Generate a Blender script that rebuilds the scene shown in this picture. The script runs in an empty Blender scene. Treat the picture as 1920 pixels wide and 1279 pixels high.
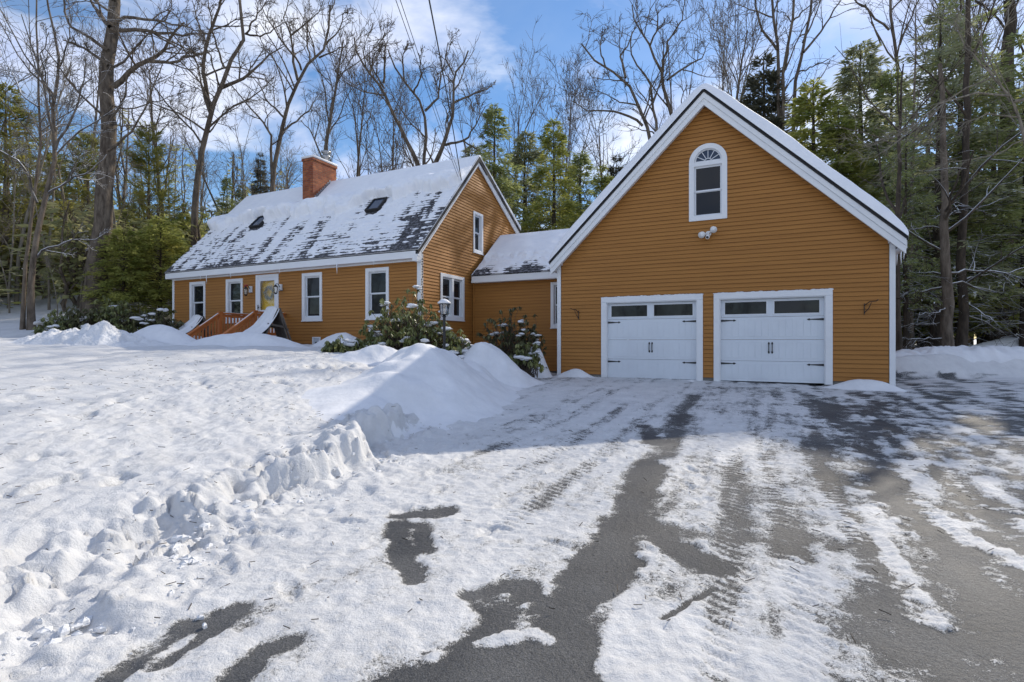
import bpy, math, random
import numpy as np

S = bpy.context.scene
COL = S.collection
R_ = math.radians
F_PX, HZ = 974.6, 641.0                      # focal length and horizon, in units of the 1920 wide frame
A = R_(25.7)                                 # the buildings are turned by this angle
CA, SA = math.cos(A), math.sin(A)

# ------------------------------------------------------------------ helpers
def at(px, py, Y):
    """world point at depth Y (camera height is z = 0)"""
    return np.array([(px - 960) / F_PX * Y, Y, (HZ - py) / F_PX * Y])

def on_drive(px, py):
    Y = 1.5 / ((py - HZ) / F_PX + 0.035)
    return ((px - 960) / F_PX * Y, Y)

def un(u, n):
    return (u * CA + n * SA, -u * SA + n * CA)

def tag(o, label=None, cat=None, group=None, kind=None):
    if label: o['label'] = label
    if cat: o['category'] = cat
    if group: o['group'] = group
    if kind: o['kind'] = kind
    return o

def empty(name, loc=(0, 0, 0), rz=0.0):
    o = bpy.data.objects.new(name, None)
    o.empty_display_size = 0.3
    o.location = loc
    o.rotation_euler = (0, 0, rz)
    COL.objects.link(o)
    return o

def link(name, me, parent=None):
    o = bpy.data.objects.new(name, me)
    COL.objects.link(o)
    if parent is not None: o.parent = parent
    return o

def copy_thing(o, parent=None):
    c = o.copy(); COL.objects.link(c)
    if parent is not None: c.parent = parent
    for ch in list(o.children): copy_thing(ch, c)
    return c

def mesh_np(name, V, Q, mat, smooth=False, T=None):
    V = np.ascontiguousarray(V, np.float32)
    me = bpy.data.meshes.new(name)
    me.vertices.add(len(V)); me.vertices.foreach_set('co', V.ravel())
    Q = np.zeros((0, 4), np.int32) if Q is None else np.asarray(Q, np.int32)
    T = np.zeros((0, 3), np.int32) if T is None else np.asarray(T, np.int32)
    li = np.concatenate([Q.ravel(), T.ravel()])
    me.loops.add(len(li)); me.loops.foreach_set('vertex_index', li)
    m = len(Q) + len(T)
    me.polygons.add(m)
    st = np.concatenate([np.arange(len(Q)) * 4, len(Q) * 4 + np.arange(len(T)) * 3]).astype(np.int32)
    me.polygons.foreach_set('loop_start', st)
    if smooth: me.polygons.foreach_set('use_smooth', np.ones(m, bool))
    me.update(calc_edges=True)
    if mat: me.materials.append(mat)
    return me

class MB:
    """collects polygons; build() links them as ONE object"""
    def __init__(s): s.v = []; s.f = []; s.m = []
    def add(s, vs, fs, mi=0):
        b = len(s.v); s.v += [tuple(map(float, p)) for p in vs]
        s.f += [tuple(b + i for i in f) for f in fs]; s.m += [mi] * len(fs)
        return s
    def box(s, x0, x1, y0, y1, z0, z1, mi=0):
        vs = [(x, y, z) for z in (z0, z1) for y in (y0, y1) for x in (x0, x1)]
        return s.add(vs, [(0, 2, 3, 1), (4, 5, 7, 6), (0, 1, 5, 4), (2, 6, 7, 3), (0, 4, 6, 2), (1, 3, 7, 5)], mi)
    def bar(s, p, q, w, h, mi=0, up=(0, 0, 1)):
        p, q = np.array(p, float), np.array(q, float); d = q - p; d /= np.linalg.norm(d)
        a = np.cross(d, up)
        if np.linalg.norm(a) < 1e-4: a = np.cross(d, (1, 0, 0))
        a /= np.linalg.norm(a); b = np.cross(a, d)
        vs = [c + a * i * w / 2 + b * j * h / 2 for c in (p, q) for i, j in ((-1, -1), (1, -1), (1, 1), (-1, 1))]
        return s.add(vs, [(0, 1, 2, 3), (7, 6, 5, 4), (0, 4, 5, 1), (1, 5, 6, 2), (2, 6, 7, 3), (3, 7, 4, 0)], mi)
    def prism(s, poly, a0, a1, axis, mi=0):
        """poly of 2D points; axis 0: (y,z) extruded along x; axis 1: (x,z) extruded along y; axis 2: (x,y) along z"""
        def mk(p, a): return (a, p[0], p[1]) if axis == 0 else ((p[0], a, p[1]) if axis == 1 else (p[0], p[1], a))
        k = len(poly)
        vs = [mk(p, a0) for p in poly] + [mk(p, a1) for p in poly]
        fs = [tuple(range(k))[::-1], tuple(range(k, 2 * k))] + [(i, (i + 1) % k, k + (i + 1) % k, k + i) for i in range(k)]
        return s.add(vs, fs, mi)
    def tube(s, pts, rad, sides=8, mi=0, cap=True):
        pts = [np.array(p, float) for p in pts]
        if not hasattr(rad, '__len__'): rad = [rad] * len(pts)
        rings = []
        mean = pts[-1] - pts[0]; mean /= (np.linalg.norm(mean) + 1e-9)
        ref = np.array((0, 0, 1.)) if abs(mean[2]) < .8 else np.array((1., 0, 0))
        for i, p in enumerate(pts):
            d = pts[min(i + 1, len(pts) - 1)] - pts[max(i - 1, 0)]; d /= (np.linalg.norm(d) + 1e-9)
            a = np.cross(d, ref); a /= (np.linalg.norm(a) + 1e-9); b = np.cross(a, d)
            rings += [p + rad[i] * (math.cos(t) * a + math.sin(t) * b) for t in [2 * math.pi * j / sides for j in range(sides)]]
        fs = []
        for i in range(len(pts) - 1):
            for j in range(sides):
                k = (j + 1) % sides
                fs.append((i * sides + j, i * sides + k, (i + 1) * sides + k, (i + 1) * sides + j))
        if cap:
            fs.append(tuple(range(sides))[::-1]); fs.append(tuple((len(pts) - 1) * sides + j for j in range(sides)))
        return s.add(rings, fs, mi)
    def lathe(s, prof, c=(0, 0, 0), sides=16, mi=0, ph=0.0):
        vs = [(c[0] + r * math.cos(ph + 2 * math.pi * j / sides), c[1] + r * math.sin(ph + 2 * math.pi * j / sides), c[2] + z) for r, z in prof for j in range(sides)]
        fs = [(i * sides + j, i * sides + (j + 1) % sides, (i + 1) * sides + (j + 1) % sides, (i + 1) * sides + j) for i in range(len(prof) - 1) for j in range(sides)]
        fs += [tuple(range(sides))[::-1], tuple((len(prof) - 1) * sides + j for j in range(sides))]
        return s.add(vs, fs, mi)
    def ball(s, c, r, mi=0, seg=10, rings=6):
        rx, ry, rz = r if hasattr(r, '__len__') else (r, r, r)
        prof = [(math.sin(math.pi * i / rings), -math.cos(math.pi * i / rings)) for i in range(rings + 1)]
        vs = [(c[0] + rx * max(a, .02) * math.cos(2 * math.pi * j / seg), c[1] + ry * max(a, .02) * math.sin(2 * math.pi * j / seg), c[2] + rz * b) for a, b in prof for j in range(seg)]
        fs = [(i * seg + j, i * seg + (j + 1) % seg, (i + 1) * seg + (j + 1) % seg, (i + 1) * seg + j) for i in range(rings) for j in range(seg)]
        return s.add(vs, fs, mi)
    def build(s, name, mats, parent=None, smooth=False, bevel=0.0, origin=None):
        if not isinstance(mats, (list, tuple)): mats = [mats]
        me = bpy.data.meshes.new(name)
        v = s.v
        if origin is not None: v = [(p[0] - origin[0], p[1] - origin[1], p[2] - origin[2]) for p in v]
        me.from_pydata(v, [], s.f)
        for m in mats: me.materials.append(m)
        me.polygons.foreach_set('material_index', s.m)
        if smooth: me.polygons.foreach_set('use_smooth', [True] * len(s.f))
        me.update()
        o = link(name, me, parent)
        if origin is not None: o.location = origin
        if bevel:
            b = o.modifiers.new('bevel', 'BEVEL'); b.width = bevel; b.segments = 2; b.limit_method = 'ANGLE'
        return o

# numpy value noise
def _h(ix, iy, seed):
    h = (ix.astype(np.int64) * 374761393 + iy.astype(np.int64) * 668265263 + seed * 974634617) & 0xFFFFFFFF
    h = ((h ^ (h >> 13)) * 1274126177) & 0xFFFFFFFF
    h = ((h ^ (h >> 16)) * 2246822519) & 0xFFFFFFFF
    return ((h ^ (h >> 15)) & 0xFFFFFF) / float(0xFFFFFF)
def vn(x, y, seed=0):
    x = np.asarray(x, float); y = np.asarray(y, float)
    ix, iy = np.floor(x), np.floor(y); fx, fy = x - ix, y - iy
    fx = fx * fx * fx * (fx * (fx * 6 - 15) + 10); fy = fy * fy * fy * (fy * (fy * 6 - 15) + 10)
    a, b, c, d = _h(ix, iy, seed), _h(ix + 1, iy, seed), _h(ix, iy + 1, seed), _h(ix + 1, iy + 1, seed)
    return (a + (b - a) * fx) * (1 - fy) + (c + (d - c) * fx) * fy
def fbm(x, y, seed=0, o=4, g=.5):
    s = 0; a = 1; t = 0
    for i in range(o):
        cr, sr = math.cos(.7 * i + .3), math.sin(.7 * i + .3)
        s = s + a * vn((x * cr - y * sr) * 2 ** i, (x * sr + y * cr) * 2 ** i, seed + i * 17); t += a; a *= g
    return s / t
def ss(a, b, x):
    t = np.clip((np.asarray(x, float) - a) / (b - a), 0, 1)
    return t * t * (3 - 2 * t)

# ------------------------------------------------------------------ materials
def mat(name, base, rough=.6, metal=0.0, spec=.4, var=None, bump=None, trans=0.0, coords='Object'):
    """base colour; var = (scale, colour2, lo, hi[, stretch]); bump = (scale, strength, distance)"""
    m = bpy.data.materials.new(name); m.use_nodes = True
    nt = m.node_tree; b = nt.nodes['Principled BSDF']
    b.inputs['Base Color'].default_value = (*base, 1); b.inputs['Roughness'].default_value = rough
    b.inputs['Metallic'].default_value = metal; b.inputs['Specular IOR Level'].default_value = spec
    tc = nt.nodes.new('ShaderNodeTexCoord')
    if var:
        mp = nt.nodes.new('ShaderNodeMapping'); nt.links.new(tc.outputs[coords], mp.inputs[0])
        if len(var) > 4: mp.inputs['Scale'].default_value = var[4]
        n = nt.nodes.new('ShaderNodeTexNoise'); n.inputs['Scale'].default_value = var[0]; n.inputs['Detail'].default_value = 6
        n.inputs['Roughness'].default_value = .65
        nt.links.new(mp.outputs[0], n.inputs['Vector'])
        r = nt.nodes.new('ShaderNodeValToRGB'); e = r.color_ramp.elements
        e[0].position = var[2]; e[0].color = (*base, 1); e[1].position = var[3]; e[1].color = (*var[1], 1)
        nt.links.new(n.outputs[0], r.inputs[0]); nt.links.new(r.outputs[0], b.inputs['Base Color'])
    if bump:
        n2 = nt.nodes.new('ShaderNodeTexNoise'); n2.inputs['Scale'].default_value = bump[0]; n2.inputs['Detail'].default_value = 5
        nt.links.new(tc.outputs[coords], n2.inputs['Vector'])
        bp = nt.nodes.new('ShaderNodeBump'); bp.inputs['Strength'].default_value = bump[1]; bp.inputs['Distance'].default_value = bump[2]
        nt.links.new(n2.outputs[0], bp.inputs['Height']); nt.links.new(bp.outputs[0], b.inputs['Normal'])
    if trans:
        out = nt.nodes['Material Output']; tr = nt.nodes.new('ShaderNodeBsdfTranslucent'); mx = nt.nodes.new('ShaderNodeMixShader')
        mx.inputs[0].default_value = trans
        if var: nt.links.new(r.outputs[0], tr.inputs[0])
        else: tr.inputs[0].default_value = (*base, 1)
        nt.links.new(b.outputs[0], mx.inputs[1]); nt.links.new(tr.outputs[0], mx.inputs[2]); nt.links.new(mx.outputs[0], out.inputs[0])
    return m

def ground_mat():
    m = bpy.data.materials.new('snow_and_asphalt'); m.use_nodes = True
    nt = m.node_tree; N = nt.nodes; L = nt.links; b = N['Principled BSDF']
    tc = N.new('ShaderNodeTexCoord')
    at_ = N.new('ShaderNodeAttribute'); at_.attribute_name = 'snow'
    dt_ = N.new('ShaderNodeAttribute'); dt_.attribute_name = 'dirt'
    def noise(sc, det=5, ro=.6):
        n = N.new('ShaderNodeTexNoise'); n.inputs['Scale'].default_value = sc; n.inputs['Detail'].default_value = det; n.inputs['Roughness'].default_value = ro
        L.new(tc.outputs['Object'], n.inputs['Vector']); return n.outputs[0]
    def math_(op, a, c, d=None):
        n = N.new('ShaderNodeMath'); n.operation = op
        for i, x in enumerate((a, c, d)):
            if x is None: continue
            if isinstance(x, (int, float)): n.inputs[i].default_value = x
            else: L.new(x, n.inputs[i])
        return n.outputs[0]
    def ramp(x, p0, c0, p1, c1):
        r = N.new('ShaderNodeValToRGB'); e = r.color_ramp.elements
        e[0].position = p0; e[0].color = (*c0, 1); e[1].position = p1; e[1].color = (*c1, 1)
        L.new(x, r.inputs[0]); return r.outputs[0]
    def mix(f, a, c):
        n = N.new('ShaderNodeMix'); n.data_type = 'RGBA'
        L.new(f, n.inputs[0]); L.new(a, n.inputs[6]); L.new(c, n.inputs[7]); return n.outputs[2]
    n1 = noise(9, 6, .7); n2 = noise(55, 4, .7)
    x = math_('ADD', at_.outputs['Fac'], math_('MULTIPLY', math_('SUBTRACT', n1, .5), .45))
    x = math_('ADD', x, math_('MULTIPLY', math_('SUBTRACT', n2, .5), 1.15))
    mr = N.new('ShaderNodeMapRange'); mr.interpolation_type = 'SMOOTHSTEP'
    x = math_('ADD', x, math_('MULTIPLY', math_('SUBTRACT', noise(170, 2, .8), .5), 1.1))
    mr.inputs[1].default_value = .38; mr.inputs[2].default_value = .62; L.new(x, mr.inputs[0]); fac = mr.outputs[0]
    grit = noise(140, 3, .8)
    asph = ramp(grit, .30, (.017, .0175, .0185), .76, (.20, .203, .21))
    salt = ramp(noise(1.3, 5, .6), .38, (.5, .51, .53), .68, (1.25, 1.23, 1.18))
    mu = N.new('ShaderNodeMix'); mu.data_type = 'RGBA'; mu.blend_type = 'MULTIPLY'; mu.inputs[0].default_value = 1
    L.new(asph, mu.inputs[6]); L.new(salt, mu.inputs[7])
    clean = ramp(noise(2.2, 6, .7), .25, (.56, .56, .565), .8, (.76, .757, .752))
    dirty = ramp(noise(38, 5, .75), .35, (.30, .29, .27), .62, (.78, .77, .75))
    snow = mix(dt_.outputs['Fac'], clean, dirty)
    L.new(mix(fac, mu.outputs[2], snow), b.inputs['Base Color'])
    gl = math_('MULTIPLY', math_('SUBTRACT', 1.0, fac), 1.0)
    rr = N.new('ShaderNodeMapRange'); rr.inputs[1].default_value = .35; rr.inputs[2].default_value = .65; rr.inputs[3].default_value = .46; rr.inputs[4].default_value = .68; L.new(noise(2.6, 5, .6), rr.inputs[0])
    rg = N.new('ShaderNodeMix'); rg.data_type = 'FLOAT'; L.new(gl, rg.inputs[0]); rg.inputs[2].default_value = .62; L.new(rr.outputs[0], rg.inputs[3]); L.new(rg.outputs[0], b.inputs['Roughness'])
    L.new(math_('ADD', math_('MULTIPLY', gl, .06), .22), b.inputs['Specular IOR Level'])
    hgt = math_('ADD', math_('MULTIPLY', fac, 1.0), math_('ADD', math_('MULTIPLY', n2, .55), math_('MULTIPLY', grit, .28)))
    hgt = math_('ADD', hgt, math_('MULTIPLY', noise(22, 5, .65), .75))
    bp = N.new('ShaderNodeBump'); bp.inputs['Strength'].default_value = .8; bp.inputs['Distance'].default_value = .018
    L.new(hgt, bp.inputs['Height']); L.new(bp.outputs[0], b.inputs['Normal'])
    return m

def snow_mat(name, scale=9, dist=.02, c0=(.82, .83, .86), c1=(.90, .905, .92)):
    return mat(name, c0, .6, spec=.25, var=(2.5, c1, .3, .7), bump=(scale, .6, dist))

def bark_mat(name, base, c2, snowy=0.0):
    m = mat(name, base, .9, spec=.15, var=(7, c2, .35, .7, (1, 1, .25)), bump=(22, .8, .03))
    if snowy:
        nt = m.node_tree; N = nt.nodes; L = nt.links; b = N['Principled BSDF']
        g = N.new('ShaderNodeNewGeometry'); sx = N.new('ShaderNodeSeparateXYZ'); L.new(g.outputs['Normal'], sx.inputs[0])
        mr = N.new('ShaderNodeMapRange'); mr.inputs[1].default_value = .35; mr.inputs[2].default_value = .6; L.new(sx.outputs[2], mr.inputs[0])
        ml = N.new('ShaderNodeMath'); ml.operation = 'MULTIPLY'; ml.inputs[1].default_value = snowy; L.new(mr.outputs[0], ml.inputs[0])
        src = b.inputs['Base Color'].links[0].from_socket
        mx = N.new('ShaderNodeMix'); mx.data_type = 'RGBA'; L.new(ml.outputs[0], mx.inputs[0]); L.new(src, mx.inputs[6]); mx.inputs[7].default_value = (.85, .86, .88, 1)
        L.new(mx.outputs[2], b.inputs['Base Color'])
    return m

def brick_mat():
    m = bpy.data.materials.new('red_brick'); m.use_nodes = True
    nt = m.node_tree; N = nt.nodes; L = nt.links; b = N['Principled BSDF']; b.inputs['Roughness'].default_value = .85
    tc = N.new('ShaderNodeTexCoord'); sx = N.new('ShaderNodeSeparateXYZ'); L.new(tc.outputs['Object'], sx.inputs[0])
    ad = N.new('ShaderNodeMath'); L.new(sx.outputs[0], ad.inputs[0]); L.new(sx.outputs[1], ad.inputs[1])
    cx = N.new('ShaderNodeCombineXYZ'); L.new(ad.outputs[0], cx.inputs[0]); L.new(sx.outputs[2], cx.inputs[1])
    br = N.new('ShaderNodeTexBrick'); L.new(cx.outputs[0], br.inputs['Vector'])
    br.inputs['Color1'].default_value = (.27, .062, .022, 1); br.inputs['Color2'].default_value = (.46, .15, .05, 1); br.inputs['Mortar'].default_value = (.20, .12, .08, 1)
    br.inputs['Scale'].default_value = 1; br.inputs['Brick Width'].default_value = .21; br.inputs['Row Height'].default_value = .075; br.inputs['Mortar Size'].default_value = .009
    br.inputs['Bias'].default_value = -.15
    n = N.new('ShaderNodeTexNoise'); n.inputs['Scale'].default_value = 5; n.inputs['Detail'].default_value = 5; L.new(tc.outputs['Object'], n.inputs['Vector'])
    r = N.new('ShaderNodeValToRGB'); r.color_ramp.elements[0].position = .3; r.color_ramp.elements[0].color = (.65, .62, .6, 1); r.color_ramp.elements[1].position = .75; r.color_ramp.elements[1].color = (1.15, 1.1, 1.05, 1)
    L.new(n.outputs[0], r.inputs[0])
    mu = N.new('ShaderNodeMix'); mu.data_type = 'RGBA'; mu.blend_type = 'MULTIPLY'; mu.inputs[0].default_value = 1
    L.new(br.outputs[0], mu.inputs[6]); L.new(r.outputs[0], mu.inputs[7]); L.new(mu.outputs[2], b.inputs['Base Color'])
    bp = N.new('ShaderNodeBump'); bp.invert = True; bp.inputs['Strength'].default_value = .7; bp.inputs['Distance'].default_value = .01
    L.new(br.outputs['Fac'], bp.inputs['Height']); L.new(bp.outputs[0], b.inputs['Normal'])
    return m

def pane_mat(name, base=(.012, .014, .017), rough=.03):
    return mat(name, base, rough, spec=.32, bump=(1.6, .10, .02))

def clear_mat(name, clear=.85):
    m = bpy.data.materials.new(name); m.use_nodes = True; nt = m.node_tree
    out = nt.nodes['Material Output']; nt.nodes.remove(nt.nodes['Principled BSDF'])
    t = nt.nodes.new('ShaderNodeBsdfTransparent'); g = nt.nodes.new('ShaderNodeBsdfGlossy'); g.inputs['Roughness'].default_value = .04
    x = nt.nodes.new('ShaderNodeMixShader'); x.inputs[0].default_value = 1 - clear
    nt.links.new(t.outputs[0], x.inputs[1]); nt.links.new(g.outputs[0], x.inputs[2]); nt.links.new(x.outputs[0], out.inputs[0])
    return m

M = dict(
    ground=ground_mat(),
    snow=snow_mat('fresh_snow', 9, .02, (.68, .685, .70), (.80, .80, .81)), snow_rough=snow_mat('lumpy_snow', 16, .05, (.64, .645, .655), (.80, .80, .805)), snow_roof=snow_mat('roof_snow', 7, .015),
    ice=mat('icicle_ice', (.78, .8, .84), .12, spec=.6),
    siding=mat('ochre_siding', (.42, .187, .044), .6, spec=.3, var=(1.3, (.32, .137, .031), .36, .74, (.35, .35, 7.5)), bump=(30, .25, .004)),
    siding_lap=mat('clapboard_lap_shade', (.085, .034, .010), .8, var=(6, (.13, .055, .016), .4, .8)),  # lap shadow painted as a dark colour on the board undersides
    white=mat('white_trim', (.78, .79, .80), .5, var=(1.5, (.70, .71, .73), .5, .9)),
    sash=mat('white_sash', (.72, .74, .77), .45),
    door_white=mat('white_garage_door', (.70, .74, .78), .45, var=(.8, (.63, .66, .70), .45, .8)),
    black=mat('black_iron', (.014, .014, .016), .45, spec=.5, var=(20, (.035, .032, .03), .5, .9)),
    shingle=mat('dark_shingle', (.05, .049, .052), .9, var=(11, (.33, .33, .36), .46, .74), bump=(60, .5, .006)),
    edge=mat('dark_roof_edge', (.022, .021, .022), .8, var=(8, (.05, .045, .04), .5, .8)),
    concrete=mat('foundation_concrete', (.22, .21, .19), .9, var=(4, (.12, .12, .115), .4, .8), bump=(25, .4, .01)),
    brick=brick_mat(),
    pane=pane_mat('window_glass'), skylight=pane_mat('skylight_glass', (.03, .05, .09)),
    clear=clear_mat('storm_door_glass', .9), lantern_glass=clear_mat('lantern_glass', .6),
    yellow=mat('yellow_door', (.80, .50, .02), .4, var=(2, (.66, .40, .02), .5, .9)),
    metal=mat('galvanised_metal', (.42, .43, .44), .35, metal=.8, var=(6, (.25, .25, .26), .4, .8)),
    stain=mat('red_brown_stained_wood', (.50, .165, .040), .6, var=(5, (.34, .10, .025), .35, .75, (1, 1, .3)), bump=(30, .3, .005)),
    grey_wood=mat('weathered_wood', (.09, .075, .062), .85, var=(7, (.17, .15, .13), .4, .75, (.4, 1, 1)), bump=(25, .5, .008)),
    bark=bark_mat('grey_brown_bark', (.065, .050, .038), (.22, .18, .14)),
    bark_light=bark_mat('pale_bark', (.13, .11, .085), (.34, .30, .24)),
    bark_dark=bark_mat('dark_bark', (.035, .028, .022), (.11, .085, .065)),
    bark_snow=bark_mat('bark_with_snow', (.060, .050, .042), (.20, .175, .15), 1.0),
    bark_dark_snow=bark_mat('dark_bark_with_snow', (.04, .032, .026), (.12, .095, .07), .9),
    needle_pine=mat('pine_needles', (.17, .19, .055), .7, spec=.2, var=(.9, (.42, .37, .11), .35, .72), trans=.5),
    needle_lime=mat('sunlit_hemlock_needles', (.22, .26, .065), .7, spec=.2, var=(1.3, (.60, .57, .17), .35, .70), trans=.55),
    needle_green=mat('hemlock_needles', (.19, .235, .09), .7, spec=.25, var=(1.1, (.50, .51, .20), .36, .72), trans=.58),
    needle_far=mat('far_needles', (.24, .25, .11), .7, spec=.2, var=(.4, (.50, .46, .24), .35, .7), trans=.55),
    needle_grey=mat('grey_green_needles', (.22, .245, .13), .7, spec=.25, var=(1.2, (.52, .51, .29), .36, .72), trans=.58),
    needle_dark=mat('dark_spruce_needles', (.08, .085, .058), .7, spec=.2, var=(1.2, (.20, .19, .13), .38, .75), trans=.4),
    leaf_rhodo=mat('rhododendron_leaf', (.11, .135, .045), .4, spec=.5, var=(3, (.42, .41, .14), .4, .8), trans=.3),
    leaf_dry=mat('dull_rhododendron_leaf', (.075, .078, .034), .5, spec=.4, var=(3, (.22, .205, .085), .4, .8), trans=.25),
    stem=mat('shrub_stem', (.075, .055, .040), .9, var=(9, (.15, .12, .09), .4, .8)),
    wire=mat('black_cable', (.012, .012, .013), .6),
    wreath=mat('dry_wreath', (.10, .10, .06), .8, var=(30, (.42, .40, .30), .4, .7)),
    dirt=mat('twigs_and_bark_litter', (.05, .04, .03), .9, var=(20, (.12, .10, .08), .4, .7)),
    camera_white=mat('white_plastic', (.80, .80, .79), .35),
    vent_grey=mat('pale_grey_plastic', (.55, .58, .62), .5),
)

# ------------------------------------------------------------------ ground
EDGE_Y = np.array([-8, 1.5, 2.37, 3.88, 4.67, 5.54, 6.9, 9, 11.2, 14, 15.3, 16.5, 22, 400])
EDGE_X = np.array([-3.4, -2.62, -2.34, -2.23, -1.92, -1.48, -1.55, -.9, -.35, .6, 1.15, 1.3, 3.5, 3.5])

def edge_dist(X, Y):
    e = np.interp(Y, EDGE_Y, EDGE_X)
    e = e + (fbm(Y * 1.3, Y * 0 + 3.1, 5, 3) - .5) * .55 + (fbm(Y * 1.9, X * 1.9, 9, 5, .6) - .5) * .42 * ss(7.8, 6.4, Y)
    return e - X

def base_height(X, Y):
    """smooth terrain, no fine noise"""
    X = np.asarray(X, float); Y = np.asarray(Y, float)
    zd = -1.5 + .035 * np.clip(Y, -12, 14)
    zl = -1.27 + .093 * np.clip(Y, -3, 10.5) + .02 * np.clip(Y - 10.5, 0, 60)
    zl = zl + .025 * np.clip(-X - 4, 0, 30) * ss(6, 14, Y)
    zl = zl + .19 * np.clip(Y - 16.5 - .0 * X, 0, 45) * ss(-10, -17, X) + .03 * np.clip(Y - 24, 0, 80)
    zl = zl - .55 * ss(2.5, -3, X) * ss(-5, -1, X) * ss(11, 14.5, Y) * ss(-1.0, .8, X)
    d = edge_dist(X, Y)
    st = ss(-.02, 1, d / np.clip(.12 + .85 * ss(4.9, 3.3, Y) + 1.3 * ss(7.0, 8.0, Y), .1, 3)); s = .46 * st + .54 * ss(.2, 4.6, d)
    z = zd + (zl - zd) * s
    # the snow beyond the right hand end of the drive
    r = ss(14.2, 15.0, Y + .10 * (fbm(X * .8, Y * .8, 33, 3) - .5) * 6) * ss(3.0, 5.0, X)
    z = z * (1 - r) + r * (-.47 + .012 * np.clip(Y - 15, 0, 80))
    return z, d, r

def surface(X, Y):
    z, d, r = base_height(X, Y)
    near = ss(60, 14, np.hypot(X, Y))
    lawn = ss(.05, .5, d)
    # lawn snow: soft swells, crust, melt pits
    z = z + lawn * near * ((fbm(X * .55, Y * .4, 1, 3) - .5) * .16 + (fbm(X * 2.3, Y * 1.7, 2, 4) - .5) * .075 + (fbm(X * 9, Y * 6, 3, 3) - .5) * .045 + (fbm(X * 22, Y * 16, 4, 2) - .5) * .016)
    pit = ss(.70, .82, fbm(X * 3.0, Y * 2.2, 21, 3)) * lawn * near
    z = z - pit * .05
    # broken bank along the drive
    bank = np.exp(-((d - .28) / .34) ** 2) * ss(8.6, 6.8, Y) * ss(0, 1.5, Y)
    rid = 1 - np.abs(2 * fbm(X * 2.6, Y * 2.6, 41, 3) - 1)
    z = z + bank * ((rid - .62) * .13 + (fbm(X * 6, Y * 6, 43, 4) - .5) * .26)
    lip = np.exp(-((d - .18) / .12) ** 2) * ss(.50, .62, fbm(X * .9, Y * .9, 44, 2)) * ss(4.5, 5.5, Y) * ss(9, 7.2, Y)
    wx = X * 4.2 + (fbm(X * 3, Y * 3, 46, 3) - .5) * 3.0; wy = Y * 4.2 + (fbm(X * 3, Y * 3, 47, 3) - .5) * 3.0
    z = z + np.exp(-((d - .12) / .38) ** 2) * ss(8.5, 6.5, Y) * (_h(np.floor(wx), np.floor(wy), 48) - .55) * .17 * (_h(np.floor(wx * .5), np.floor(wy * .5), 49) > .35)
    z = z + lip * .10
    z = z + r * near * ((fbm(X * .7, Y * .7, 51, 4) - .5) * .35 + (fbm(X * 3, Y * 3, 52, 3) - .5) * .07)
    return z, d, r, pit

def stroke_dist(U, V, pts):
    """distance to a poly-line on the ground"""
    best = np.full(U.shape, 1e9)
    for (x0, y0), (x1, y1) in zip(pts[:-1], pts[1:]):
        dx, dy = x1 - x0, y1 - y0; L2 = dx * dx + dy * dy + 1e-9
        t = np.clip(((U - x0) * dx + (V - y0) * dy) / L2, 0, 1)
        best = np.minimum(best, np.hypot(U - x0 - t * dx, V - y0 - t * dy))
    return best

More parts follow.
